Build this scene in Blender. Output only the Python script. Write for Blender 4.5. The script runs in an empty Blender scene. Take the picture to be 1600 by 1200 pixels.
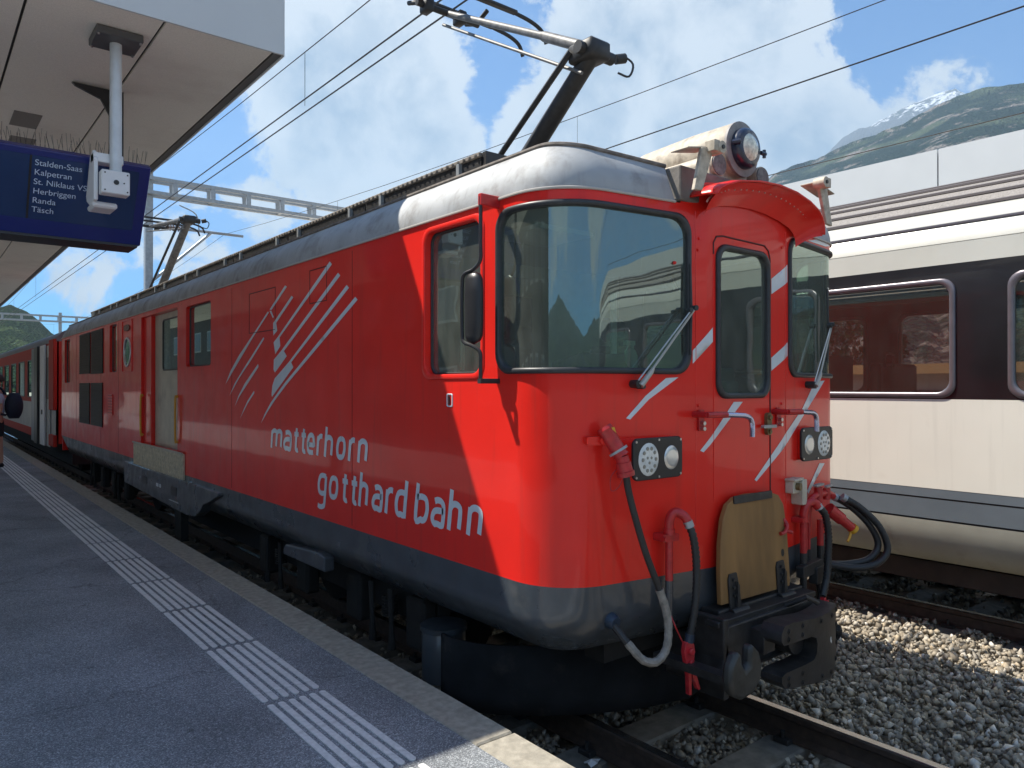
import bpy, math, random
import numpy as np
from mathutils import Vector, Matrix
from mathutils.geometry import delaunay_2d_cdt
random.seed(7)
rad = math.radians
SC = bpy.context.scene
COL = SC.collection

# ------------------------------------------------------------------ camera
cam_data = bpy.data.cameras.new('camera')
cam = bpy.data.objects.new('camera', cam_data)
COL.objects.link(cam)
cam.location = (0, 0, 1.99)
cam.rotation_euler = (rad(90.2), 0, -rad(38.92))
cam_data.sensor_width = 36
cam_data.lens = 26.19
cam_data.clip_start = 0.05
cam_data.clip_end = 20000
SC.camera = cam

# ------------------------------------------------------------------ light
SUN_TRAVEL = Vector((0.40, -0.514, -1.0)).normalized()
sun_el = math.asin(-SUN_TRAVEL.z)
sun_az = math.atan2(-SUN_TRAVEL.x, -SUN_TRAVEL.y)      # from +Y towards +X
sd = bpy.data.lights.new('sun', 'SUN')
sd.energy = 4.2
sd.angle = rad(0.55)
sd.color = (1.0, 0.94, 0.83)
sun = bpy.data.objects.new('sun', sd)
COL.objects.link(sun)
sun.rotation_euler = SUN_TRAVEL.to_track_quat('-Z', 'Y').to_euler()

W = bpy.data.worlds.new('World')
SC.world = W
W.use_nodes = True
wn = W.node_tree
wn.nodes.clear()

def nd(tree, t, **kw):
    n = tree.nodes.new(t)
    for k, v in kw.items():
        setattr(n, k, v)
    return n

def math_node(tree, op, a, b=None, clamp=False):
    n = nd(tree, 'ShaderNodeMath', operation=op, use_clamp=clamp)
    for i, v in enumerate((a, b)):
        if v is None:
            continue
        if isinstance(v, (int, float)):
            n.inputs[i].default_value = v
        else:
            tree.links.new(v, n.inputs[i])
    return n.outputs[0]

def mixcol(tree, fac, a, b, mode='MIX'):
    n = nd(tree, 'ShaderNodeMix', data_type='RGBA', blend_type=mode)
    if isinstance(fac, (int, float)):
        n.inputs[0].default_value = fac
    else:
        tree.links.new(fac, n.inputs[0])
    for i, v in ((6, a), (7, b)):
        if isinstance(v, tuple):
            n.inputs[i].default_value = (v[0], v[1], v[2], 1)
        else:
            tree.links.new(v, n.inputs[i])
    return n.outputs[2]

def ramp(tree, val, stops):
    n = nd(tree, 'ShaderNodeValToRGB')
    tree.links.new(val, n.inputs[0])
    cr = n.color_ramp
    while len(cr.elements) < len(stops):
        cr.elements.new(0.5)
    for e, (p, c) in zip(cr.elements, stops):
        e.position = p
        e.color = (c, c, c, 1) if isinstance(c, (int, float)) else (c[0], c[1], c[2], 1)
    return n.outputs[0]

def build_world():
    t = wn
    sky = nd(t, 'ShaderNodeTexSky', sky_type='NISHITA', sun_disc=False)
    sky.sun_elevation = sun_el
    sky.sun_rotation = sun_az
    sky.altitude = 600
    sky.air_density = 1.0
    sky.dust_density = 0.35
    sky.ozone_density = 2.2
    geo = nd(t, 'ShaderNodeTexCoord')
    d = geo.outputs['Generated']
    # domain warp so the cloud rims are ragged
    n1 = nd(t, 'ShaderNodeTexNoise')
    n1.inputs['Scale'].default_value = 5.0
    n1.inputs['Detail'].default_value = 9
    n1.inputs['Roughness'].default_value = 0.68
    n1.inputs['Distortion'].default_value = 0.25
    t.links.new(d, n1.inputs['Vector'])
    n2 = nd(t, 'ShaderNodeTexNoise')
    n2.inputs['Scale'].default_value = 2.1
    n2.inputs['Detail'].default_value = 5
    t.links.new(d, n2.inputs['Vector'])
    # cumulus banks at fixed bearings of the sky (direction, radius, weight)
    blobs = [((0.428, 0.83, 0.357), .155, 1.0), ((0.338, 0.848, 0.408), .10, .85), ((0.475, 0.812, 0.335), .11, .9),
             ((0.34, 0.915, 0.215), .065, .55), ((0.26, 0.951, 0.165), .085, .6), ((0.447, 0.866, 0.225), .10, .75),
             ((0.70, 0.60, 0.39), .17, 1.0), ((0.755, 0.56, 0.35), .18, 1.0), ((0.83, 0.477, 0.28), .15, 1.0),
             ((0.64, 0.68, 0.31), .10, .9), ((0.74, 0.52, 0.45), .12, .9), ((0.876, 0.36, 0.305), .10, .8),
             ((0.17, 0.97, 0.12), .07, .5), ((0.90, 0.30, 0.33), .04, .5),
             ((0.60, 0.60, 0.53), .13, .8),
             ((-0.6, 0.6, 0.5), .3, .9), ((-0.7, -0.5, 0.45), .35, 1.0), ((0.2, -0.85, 0.4), .32, 1.0),
             ((0.85, -0.35, 0.4), .25, .9), ((0.1, 0.3, 0.95), .25, .7), ((-0.2, -0.4, 0.9), .3, .8),
             ((-0.95, 0.1, 0.25), .25, .9), ((0.62, -0.66, 0.3), .2, .9)]
    acc = None
    for c, r, wgt in blobs:
        v = Vector(c).normalized()
        dist = nd(t, 'ShaderNodeVectorMath', operation='DISTANCE')
        t.links.new(d, dist.inputs[0])
        dist.inputs[1].default_value = v
        m = nd(t, 'ShaderNodeMapRange', interpolation_type='SMOOTHSTEP')
        t.links.new(dist.outputs['Value'], m.inputs['Value'])
        m.inputs['From Min'].default_value = r * 1.45
        m.inputs['From Max'].default_value = r * 0.35
        m.inputs['To Min'].default_value = 0
        m.inputs['To Max'].default_value = wgt
        acc = m.outputs[0] if acc is None else math_node(t, 'MAXIMUM', acc, m.outputs[0])
    nz = math_node(t, 'MULTIPLY', math_node(t, 'SUBTRACT', n1.outputs[0], 0.5), 2.3)
    f = math_node(t, 'ADD', acc, nz)
    n3 = math_node(t, 'MULTIPLY', math_node(t, 'SUBTRACT', n2.outputs[0], 0.5), 0.7)
    f = math_node(t, 'ADD', f, n3)
    mask = nd(t, 'ShaderNodeMapRange', interpolation_type='SMOOTHSTEP')
    t.links.new(f, mask.inputs['Value'])
    mask.inputs['From Min'].default_value = 0.42
    mask.inputs['From Max'].default_value = 0.60
    # thin veil of high cloud
    n4 = nd(t, 'ShaderNodeTexNoise')
    n4.inputs['Scale'].default_value = 3.3
    n4.inputs['Detail'].default_value = 7
    n4.inputs['Distortion'].default_value = 0.6
    t.links.new(d, n4.inputs['Vector'])
    veil = nd(t, 'ShaderNodeMapRange')
    t.links.new(n4.outputs[0], veil.inputs['Value'])
    veil.inputs['From Min'].default_value = .48
    veil.inputs['From Max'].default_value = .8
    veil.inputs['To Max'].default_value = .22
    # cloud tone: bright rims, softly grey-blue bellies
    n5 = nd(t, 'ShaderNodeTexNoise')
    n5.inputs['Scale'].default_value = 6.5
    n5.inputs['Detail'].default_value = 8
    n5.inputs['Roughness'].default_value = 0.55
    off = nd(t, 'ShaderNodeVectorMath', operation='ADD')
    off.inputs[1].default_value = (3.1, 1.7, 0.4)
    t.links.new(d, off.inputs[0])
    t.links.new(off.outputs[0], n5.inputs['Vector'])
    inner = nd(t, 'ShaderNodeMapRange', interpolation_type='SMOOTHSTEP')
    t.links.new(f, inner.inputs['Value'])
    inner.inputs['From Min'].default_value = 0.70
    inner.inputs['From Max'].default_value = 1.35
    tone = math_node(t, 'ADD', math_node(t, 'MULTIPLY', inner.outputs[0], 0.75), math_node(t, 'MULTIPLY', math_node(t, 'SUBTRACT', n5.outputs[0], .5), 2.3), clamp=True)
    ccol = mixcol(t, tone, (2.2, 2.3, 2.42), (.50, .80, 1.25))
    sky_c = mixcol(t, 1.0, sky.outputs[0], (.035, .255, .46), 'MULTIPLY')
    c1 = mixcol(t, veil.outputs[0], sky_c, (1.9, 2.2, 2.5))
    c2 = mixcol(t, mask.outputs[0], c1, ccol)
    bg = nd(t, 'ShaderNodeBackground')
    bg.inputs['Strength'].default_value = 0.15
    t.links.new(c2, bg.inputs['Color'])
    out = nd(t, 'ShaderNodeOutputWorld')
    t.links.new(bg.outputs[0], out.inputs['Surface'])
build_world()

SC.view_settings.view_transform = 'Standard'
SC.view_settings.look = 'None'
SC.view_settings.exposure = 1.38
SC.view_settings.gamma = 1
SC.view_settings.use_curve_mapping = False
SC.cycles.max_bounces = 7
SC.cycles.transparent_max_bounces = 12
SC.cycles.sample_clamp_indirect = 6

# ------------------------------------------------------------------ materials
MATS = {}
def pbr(name, col, rough=0.5, metal=0.0, coat=0.0, var=0.0, vscale=8.0, bump=0.0, bscale=60.0, dirt=None, dscale=2.0,
        dthr=0.55, stretch=(1, 1, 1), spec=0.5, back=None, rvar=0.0, coatr=0.05, streak=0.0):
    if name in MATS:
        return MATS[name]
    m = bpy.data.materials.new(name)
    m.use_nodes = True
    t = m.node_tree
    b = t.nodes['Principled BSDF']
    b.inputs['Roughness'].default_value = rough
    b.inputs['Metallic'].default_value = metal
    b.inputs['Coat Weight'].default_value = coat
    b.inputs['Coat Roughness'].default_value = coatr
    b.inputs['Specular IOR Level'].default_value = spec
    tc = nd(t, 'ShaderNodeTexCoord')
    mp = nd(t, 'ShaderNodeMapping')
    mp.inputs['Scale'].default_value = stretch
    t.links.new(tc.outputs['Object'], mp.inputs['Vector'])
    c = None
    if var > 0:
        n = nd(t, 'ShaderNodeTexNoise')
        n.inputs['Scale'].default_value = vscale
        n.inputs['Detail'].default_value = 6
        t.links.new(mp.outputs[0], n.inputs['Vector'])
        lo = tuple(v * (1 - var) for v in col)
        hi = tuple(min(1, v * (1 + var)) for v in col)
        f = nd(t, 'ShaderNodeMapRange')
        t.links.new(n.outputs[0], f.inputs['Value'])
        f.inputs['From Min'].default_value = .3
        f.inputs['From Max'].default_value = .7
        c = mixcol(t, f.outputs[0], lo, hi)
    if dirt is not None:
        n = nd(t, 'ShaderNodeTexNoise')
        n.inputs['Scale'].default_value = dscale
        n.inputs['Detail'].default_value = 9
        n.inputs['Roughness'].default_value = .65
        t.links.new(mp.outputs[0], n.inputs['Vector'])
        f = nd(t, 'ShaderNodeMapRange')
        t.links.new(n.outputs[0], f.inputs['Value'])
        f.inputs['From Min'].default_value = dthr
        f.inputs['From Max'].default_value = dthr + .2
        f.inputs['To Max'].default_value = .8
        c = mixcol(t, f.outputs[0], c if c is not None else tuple(col), tuple(dirt))
    if rvar > 0:
        n = nd(t, 'ShaderNodeTexNoise')
        n.inputs['Scale'].default_value = 5
        n.inputs['Detail'].default_value = 8
        t.links.new(tc.outputs['Object'], n.inputs['Vector'])
        f = nd(t, 'ShaderNodeMapRange')
        t.links.new(n.outputs[0], f.inputs['Value'])
        f.inputs['From Min'].default_value = .35
        f.inputs['From Max'].default_value = .7
        f.inputs['To Min'].default_value = max(0.02, rough - rvar * .3)
        f.inputs['To Max'].default_value = rough + rvar
        t.links.new(f.outputs[0], b.inputs['Roughness'])
    if back is not None:
        g = nd(t, 'ShaderNodeNewGeometry')
        c = mixcol(t, g.outputs['Backfacing'], c if c is not None else tuple(col), tuple(back))
    if c is not None:
        t.links.new(c, b.inputs['Base Color'])
    else:
        b.inputs['Base Color'].default_value = (*col, 1)
    if bump > 0:
        n = nd(t, 'ShaderNodeTexNoise')
        n.inputs['Scale'].default_value = bscale
        n.inputs['Detail'].default_value = 4 if bscale > 10 else .6
        t.links.new(mp.outputs[0], n.inputs['Vector'])
        bp = nd(t, 'ShaderNodeBump')
        bp.inputs['Strength'].default_value = 1.0
        bp.inputs['Distance'].default_value = bump
        t.links.new(n.outputs[0], bp.inputs['Height'])
        t.links.new(bp.outputs[0], b.inputs['Normal'])
        if streak > 0 and c is not None:
            mp2 = nd(t, 'ShaderNodeMapping'); mp2.inputs['Scale'].default_value = (9, 9, .55)
            t.links.new(tc.outputs['Object'], mp2.inputs[0])
            ns = nd(t, 'ShaderNodeTexNoise'); ns.inputs['Scale'].default_value = 2; ns.inputs['Detail'].default_value = 5
            t.links.new(mp2.outputs[0], ns.inputs['Vector'])
            fs2 = nd(t, 'ShaderNodeMapRange'); t.links.new(ns.outputs[0], fs2.inputs['Value'])
            fs2.inputs['From Min'].default_value = .56; fs2.inputs['From Max'].default_value = .80; fs2.inputs['To Max'].default_value = streak
            c = mixcol(t, fs2.outputs[0], c, (.07, .045, .035))
            t.links.new(c, b.inputs['Base Color'])
        if coat > 0:
            t.links.new(bp.outputs[0], b.inputs['Coat Normal'])
    MATS[name] = m
    return m

RED = pbr('red_paint', (0.76, 0.020, 0.012), streak=.22, rough=.33, coat=.32, spec=.25, bump=.0016, bscale=2.3, var=.06, vscale=3, back=(.10, .15, .12), rvar=.08)
RED2 = pbr('red_accessory', (0.45, 0.016, 0.018), .42, coat=.2, var=.2, vscale=30, bump=.0005, bscale=80)
DARK = pbr('anthracite_paint', (0.045, 0.053, 0.062), streak=.35, rough=.30, coat=.55, bump=.0016, bscale=2.8, var=.2, vscale=6, dirt=(.13, .12, .105), dscale=2.4, dthr=.58, rvar=.2)
SILVER = pbr('silver_roof_paint', (0.36, 0.37, 0.38), .60, metal=.1, bump=.0010, bscale=2.6, var=.10, vscale=6, dirt=(.16, .145, .13), dscale=3.6, dthr=.50, rvar=.15, streak=.35)
RIM = pbr('roof_rim_weathered', (0.17, 0.145, 0.125), .75, var=.4, vscale=20, bump=.001)
ROOFTOP = pbr('roof_top_grime', (0.16, 0.145, 0.13), .8, var=.3, vscale=9, bump=.002)
GRATE = pbr('walkway_grate', (0.20, 0.175, 0.15), .8, var=.4, vscale=30, bump=.002)
BEIGE = pbr('beige_weathered_metal', (0.44, 0.38, 0.30), .6, var=.25, vscale=26, bump=.001, dirt=(.14, .10, .07), dscale=12, dthr=.56)
RUBBER = pbr('window_rubber', (0.028, 0.029, 0.032), .42, var=.2, vscale=30)
BLACK = pbr('black_plastic', (0.018, 0.018, 0.020), .4)
BLACKMET = pbr('black_steel', (0.022, 0.021, 0.021), .48, var=.4, vscale=18, bump=.0012, bscale=40, dirt=(.09, .07, .055), dscale=9, dthr=.6)
UNDER = pbr('underframe_grime_shade', (0.012, 0.011, 0.010), .8, var=.4, vscale=14, bump=.003, bscale=20)  # grime taken down to near black, standing in for shade under the vehicles
STEEL = pbr('bright_steel', (0.55, 0.55, 0.56), .28, metal=1, var=.1, vscale=20)
CHROME = pbr('polished_tube', (0.42, 0.45, 0.62), .22, metal=.9)
DECAL = pbr('pale_lettering', (0.60, 0.64, 0.68), .35, coat=.4, var=.04, vscale=20)
WOOD = pbr('worn_plywood', (0.25, 0.130, 0.042), .62, var=.32, vscale=7, stretch=(1, 1, .22), bump=.0012, bscale=26, dirt=(.085, .055, .03), dscale=3.5, dthr=.55)
HOSE = pbr('black_hose', (0.020, 0.020, 0.021), .5, bump=.0006, bscale=120)
TAPE = pbr('grey_wrap_tape', (0.22, 0.20, 0.175), .6, var=.35, vscale=34, bump=.0015, bscale=60)
YELLOW = pbr('yellow_paint', (0.62, 0.33, 0.03), .4)
DOORM = pbr('dull_aluminium_door', (0.50, 0.455, 0.36), .42, metal=.25, var=.15, vscale=5, dirt=(.12, .10, .08), dscale=2.6, dthr=.55, bump=.001, bscale=8)
TREAD = pbr('tread_plate', (0.55, 0.48, 0.34), .45, metal=.4, var=.25, vscale=18)
GRILLE = pbr('dark_grille', (0.035, 0.030, 0.024), .6)
LENS = pbr('lamp_lens', (0.62, 0.64, 0.62), .12, coat=.8, var=.1, vscale=60)
LENS2 = pbr('roof_lamp_lens', (0.62, 0.63, 0.52), .08, coat=1.0, var=.35, vscale=45, bump=.002, bscale=70)
REFL = pbr('reflector', (0.66, 0.66, 0.64), .18, metal=.6)
NAVY = pbr('navy_lamp_ring', (0.014, 0.02, 0.045), .3, coat=.5)
BRASS = pbr('dull_brass', (0.20, 0.15, 0.07), .5, metal=.5, var=.3, vscale=50)
INT = pbr('cab_interior', (0.36, 0.42, 0.35), .65, var=.1)
INTD = pbr('cab_console', (0.025, 0.045, 0.038), .5)
WHITE = pbr('white_paint', (0.72, 0.73, 0.74), .4, var=.04, vscale=10)
CREAM = pbr('coach_white', (0.68, 0.645, 0.57), streak=.10, rough=.42, coat=.35, var=.035, vscale=1.4, bump=.0015, bscale=1.5, dirt=(.52, .47, .38), dscale=1.1, dthr=.58, back=(.09, .028, .03), rvar=.12)
CREAMROOF = pbr('coach_cantrail_white', (0.50, 0.485, 0.43), .30, coat=.5, var=.04, vscale=3, bump=.0025, bscale=2.2)
PLUM = pbr('coach_window_band', (0.011, 0.010, 0.012), .3, coat=.35, var=.35, vscale=2.5, bump=.001, bscale=1.5, back=(.09, .022, .026))
SLATE = pbr('coach_slate_stripe', (0.115, 0.135, 0.155), .42, coat=.2, var=.08, vscale=4)
COACHLOW = pbr('coach_lower_valance', (0.33, 0.32, 0.27), .55, var=.10, vscale=3, dirt=(.17, .15, .12), dscale=2, dthr=.56)
COACHROOF = pbr('coach_ribbed_roof', (0.235, 0.215, 0.20), .72, var=.22, vscale=60, bump=.0015, bscale=120, dirt=(.14, .12, .11), dscale=5, dthr=.6)
FRAMEAL = pbr('window_frame_aluminium', (0.17, 0.15, 0.165), .32, metal=.55, var=.1, vscale=10)
MAROON = pbr('maroon_lining', (0.07, 0.014, 0.018), .5)
CONC = pbr('coping_concrete', (0.30, 0.275, 0.225), .85, var=.22, vscale=25, bump=.0018, bscale=160, dirt=(.16, .145, .12), dscale=6, dthr=.55)
CONCW = pbr('platform_wall_concrete', (0.20, 0.19, 0.17), .9, var=.25, vscale=5, bump=.003)
SLEEPER = pbr('concrete_sleeper', (0.20, 0.185, 0.16), .85, var=.25, vscale=14, bump=.002, bscale=50, dirt=(.10, .08, .06), dscale=8, dthr=.52)
RAILM = pbr('rail_web', (0.055, 0.036, 0.026), .75, var=.35, vscale=20, bump=.001)
RAILH = pbr('rail_head', (0.42, 0.41, 0.40), .22, metal=.95, var=.12, vscale=12)
FASCIA = pbr('canopy_fascia', (0.58, 0.60, 0.61), .55, var=.03, vscale=2)
SOFFIT = pbr('canopy_soffit', (0.80, 0.75, 0.67), .9, var=.10, vscale=180, bump=.0012, bscale=260, dirt=(.68, .62, .55), dscale=1.2, dthr=.5)
DARKGAP = pbr('canopy_joint', (0.04, 0.038, 0.036), .8)
GALV = pbr('galvanised_steel', (0.36, 0.38, 0.39), .48, metal=.5, var=.14, vscale=12, bump=.0006)
SIGNBLUE = pbr('sign_housing_blue', (0.010, 0.020, 0.16), .35, coat=.4)
SCREEN = pbr('sign_screen', (0.020, 0.045, 0.13), .18, coat=.5, var=.1, vscale=3)
TEXTM = pbr('sign_letters', (0.55, 0.66, 0.82), .5)
WIRE = pbr('wire', (0.035, 0.033, 0.033), .5)
PANTO = pbr('pantograph_grey', (0.15, 0.145, 0.14), .5, var=.3, vscale=22, dirt=(.05, .04, .035), dscale=10, dthr=.5)
PANTOD = pbr('pantograph_dark', (0.028, 0.027, 0.027), .5, var=.3, vscale=22)
CLEAR_PLASTIC = pbr('pale_green_bottle', (0.35, 0.62, 0.48), .25, coat=.4)
SKIN = pbr('skin', (0.45, 0.25, 0.17), .55)
SHIRT = pbr('pale_shirt', (0.50, 0.53, 0.60), .85, var=.06, vscale=20)
SHORTS = pbr('black_shorts', (0.015, 0.015, 0.018), .9)
PACK = pbr('navy_backpack', (0.012, 0.018, 0.038), .7, var=.25, vscale=30)
HAIR = pbr('brown_hair', (0.04, 0.025, 0.018), .7)
COACHRED = pbr('far_coach_red', (0.42, 0.045, 0.030), .6, spec=.15, coat=0, bump=.002, bscale=2, back=(.05, .05, .05))
COACHGREY = pbr('far_coach_white', (0.40, 0.39, 0.36), .5, var=.1, vscale=3, back=(.05, .05, .05))

def glass_mat(name, tint, refl_min=.10, dust=.08, dustcol=(.35, .38, .33), rough=.01, wave=0.0):
    m = bpy.data.materials.new(name)
    m.use_nodes = True
    t = m.node_tree
    t.nodes.clear()
    tr = nd(t, 'ShaderNodeBsdfTransparent')
    tr.inputs[0].default_value = (*tint, 1)
    gl = nd(t, 'ShaderNodeBsdfGlossy')
    gl.inputs['Roughness'].default_value = rough
    gl.inputs[0].default_value = (.78, .94, .86, 1)
    if wave > 0:
        tc0 = nd(t, 'ShaderNodeTexCoord')
        nw_ = nd(t, 'ShaderNodeTexNoise')
        nw_.inputs['Scale'].default_value = 2.2
        t.links.new(tc0.outputs['Object'], nw_.inputs['Vector'])
        bp = nd(t, 'ShaderNodeBump')
        bp.inputs['Distance'].default_value = wave
        t.links.new(nw_.outputs[0], bp.inputs['Height'])
        t.links.new(bp.outputs[0], gl.inputs['Normal'])
    fr = nd(t, 'ShaderNodeFresnel')
    fr.inputs[0].default_value = 1.6
    f = math_node(t, 'ADD', math_node(t, 'MULTIPLY', fr.outputs[0], 1.5), refl_min, clamp=True)
    mx = nd(t, 'ShaderNodeMixShader')
    t.links.new(f, mx.inputs[0]); t.links.new(tr.outputs[0], mx.inputs[1]); t.links.new(gl.outputs[0], mx.inputs[2])
    df = nd(t, 'ShaderNodeBsdfDiffuse')
    df.inputs[0].default_value = (*dustcol, 1)
    tc = nd(t, 'ShaderNodeTexCoord')
    mp = nd(t, 'ShaderNodeMapping'); mp.inputs['Scale'].default_value = (2.2, 2.2, .9)
    t.links.new(tc.outputs['Object'], mp.inputs[0])
    n = nd(t, 'ShaderNodeTexNoise'); n.inputs['Scale'].default_value = 5; n.inputs['Detail'].default_value = 4
    t.links.new(mp.outputs[0], n.inputs['Vector'])
    r = nd(t, 'ShaderNodeMapRange'); t.links.new(n.outputs[0], r.inputs['Value'])
    r.inputs['From Min'].default_value = .3; r.inputs['From Max'].default_value = .75
    r.inputs['To Min'].default_value = dust * .7; r.inputs['To Max'].default_value = dust * 1.4
    m2 = nd(t, 'ShaderNodeMixShader')
    t.links.new(r.outputs[0], m2.inputs[0]); t.links.new(mx.outputs[0], m2.inputs[1]); t.links.new(df.outputs[0], m2.inputs[2])
    o = nd(t, 'ShaderNodeOutputMaterial')
    t.links.new(m2.outputs[0], o.inputs[0])
    return m
GLASS = glass_mat('cab_glass_green', (.58, .80, .68), .17, .14, wave=.0014)
GLASSD = glass_mat('side_window_glass', (.22, .26, .26), .12, .05)
GLASSC = glass_mat('coach_glass', (.62, .58, .56), .05, .035)

# ------------------------------------------------------------------ mesh helpers
class MB:
    def __init__(s):
        s.v = []; s.f = []
    def add(s, vs, fs):
        b = len(s.v)
        s.v += [tuple(p) for p in vs]
        s.f += [tuple(i + b for i in f) for f in fs]
        return s
    def box(s, x0, x1, y0, y1, z0, z1):
        v = [(x, y, z) for z in (z0, z1) for y in (y0, y1) for x in (x0, x1)]
        return s.add(v, [(0, 2, 3, 1), (4, 5, 7, 6), (0, 1, 5, 4), (2, 6, 7, 3), (0, 4, 6, 2), (1, 3, 7, 5)])
    def bbox(s, x0, x1, y0, y1, z0, z1, b=.006):
        """box with chamfered edges"""
        xs = (x0, x0 + b, x1 - b, x1); ys = (y0, y0 + b, y1 - b, y1); zs = (z0, z0 + b, z1 - b, z1)
        pts = []
        idx = {}
        for i in (0, 1, 2, 3):
            for j in (0, 1, 2, 3):
                for k in (0, 1, 2, 3):
                    if sum(q in (0, 3) for q in (i, j, k)) == 1:
                        idx[(i, j, k)] = len(pts); pts.append((xs[i], ys[j], zs[k]))
        F = []
        for a in (0, 3):
            F.append([idx[(a, 1, 1)], idx[(a, 2, 1)], idx[(a, 2, 2)], idx[(a, 1, 2)]])
            F.append([idx[(1, a, 1)], idx[(2, a, 1)], idx[(2, a, 2)], idx[(1, a, 2)]])
            F.append([idx[(1, 1, a)], idx[(2, 1, a)], idx[(2, 2, a)], idx[(1, 2, a)]])
        for a, a1 in ((0, 1), (3, 2)):
            for c, c1 in ((0, 1), (3, 2)):
                F.append([idx[(a, c1, 1)], idx[(a, c1, 2)], idx[(a1, c, 2)], idx[(a1, c, 1)]])
                F.append([idx[(a, 1, c1)], idx[(a, 2, c1)], idx[(a1, 2, c)], idx[(a1, 1, c)]])
                F.append([idx[(1, a, c1)], idx[(2, a, c1)], idx[(2, a1, c)], idx[(1, a1, c)]])
                for e, e1 in ((0, 1), (3, 2)):
                    F.append([idx[(a, c1, e1)], idx[(a1, c, e1)], idx[(a1, c1, e)]])
        cx = Vector(((x0 + x1) / 2, (y0 + y1) / 2, (z0 + z1) / 2))
        out = []
        for f in F:
            p = [Vector(pts[i]) for i in f]
            n = (p[1] - p[0]).cross(p[2] - p[0])
            out.append(f if n.dot(p[0] - cx) > 0 else f[::-1])
        return s.add(pts, out)
    def tube(s, pts, r, n=8, cap=True, closed=False):
        pts = [Vector(p) for p in pts]
        rr = r if isinstance(r, (list, tuple)) else [r] * len(pts)
        m = len(pts)
        up = None
        vs = []
        for i, p in enumerate(pts):
            a = pts[i - 1] if i else (pts[-1] if closed else pts[0])
            b = pts[i + 1] if i < m - 1 else (pts[0] if closed else pts[-1])
            t = (b - a).normalized()
            if up is None:
                up = Vector((0, 0, 1)) if abs(t.z) < .9 else Vector((1, 0, 0))
            u = (up - t * up.dot(t)).normalized()
            w = t.cross(u)
            up = u
            for k in range(n):
                th = 2 * math.pi * k / n
                vs.append(p + (u * math.cos(th) + w * math.sin(th)) * rr[i])
        fs = []
        rng = m if closed else m - 1
        for i in range(rng):
            j = (i + 1) % m
            for k in range(n):
                k2 = (k + 1) % n
                fs.append((i * n + k, i * n + k2, j * n + k2, j * n + k))
        if cap and not closed:
            fs.append(tuple(range(n))[::-1]); fs.append(tuple((m - 1) * n + k for k in range(n)))
        return s.add(vs, fs)
    def cyl(s, a, b, r, n=16, r2=None):
        return s.tube([a, b], [r, r if r2 is None else r2], n)
    def prism(s, poly, fmap, h0, h1):
        """poly in 2D (a,b); fmap(a,b,h)->3D"""
        n = len(poly)
        v = [fmap(a, b, h0) for a, b in poly] + [fmap(a, b, h1) for a, b in poly]
        fs = [tuple(range(n))[::-1], tuple(range(n, 2 * n))]
        for i in range(n):
            j = (i + 1) % n
            fs.append((i, j, n + j, n + i))
        return s.add(v, fs)
    def build(s, name, mat, parent=None, smooth=True, ang=35, bevel=0, label=None, kind=None):
        me = bpy.data.meshes.new(name)
        off = Vector((0, 0, 0))
        if parent is not None:
            off = origin_of(parent)
        me.from_pydata([(Vector(p) - off) for p in s.v], [], s.f)
        me.update()
        if smooth:
            me.polygons.foreach_set('use_smooth', [True] * len(me.polygons))
            me.set_sharp_from_angle(angle=rad(ang))
        me.materials.append(mat)
        o = bpy.data.objects.new(name, me)
        COL.objects.link(o)
        if parent is not None:
            o.parent = parent
        if bevel:
            bm_ = o.modifiers.new('bevel', 'BEVEL'); bm_.width = bevel; bm_.segments = 2; bm_.limit_method = 'ANGLE'; bm_.angle_limit = rad(40)
        if label: o['label'] = label
        if kind: o['kind'] = kind
        return o

def origin_of(o):
    p = Vector((0, 0, 0))
    while o is not None:
        p += Vector(o.location)
        o = o.parent
    return p
def thing(name, label, cat, loc=(0, 0, 0), group=None):
    o = bpy.data.objects.new(name, None)
    COL.objects.link(o)
    o.location = loc
    o.empty_display_size = .2
    o['label'] = label; o['category'] = cat
    if group: o['group'] = group
    return o
def structure(name, loc=(0, 0, 0)):
    o = bpy.data.objects.new(name, None); COL.objects.link(o); o.location = loc; o['kind'] = 'structure'
    return o
def tag(o, label, cat, group=None):
    o['label'] = label; o['category'] = cat
    if group: o['group'] = group
    return o
def share(src, name, parent, delta):
    """copy of a part sharing its mesh, moved by delta"""
    o = src.copy(); o.name = name; COL.objects.link(o); o.parent = parent
    o.location = Vector(src.location) + Vector(delta)
    return o

def smooth_path(pts, n=6):
    P = [Vector(p) for p in pts]
    out = []
    for i in range(len(P) - 1):
        p0 = P[i - 1] if i else P[i] * 2 - P[i + 1]
        p1, p2 = P[i], P[i + 1]
        p3 = P[i + 2] if i + 2 < len(P) else P[i + 1] * 2 - P[i]
        for k in range(n):
            t = k / n
            out.append(.5 * ((2 * p1) + (p2 - p0) * t + (2 * p0 - 5 * p1 + 4 * p2 - p3) * t * t + (3 * p1 - p0 - 3 * p2 + p3) * t ** 3))
    out.append(P[-1])
    return out

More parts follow.
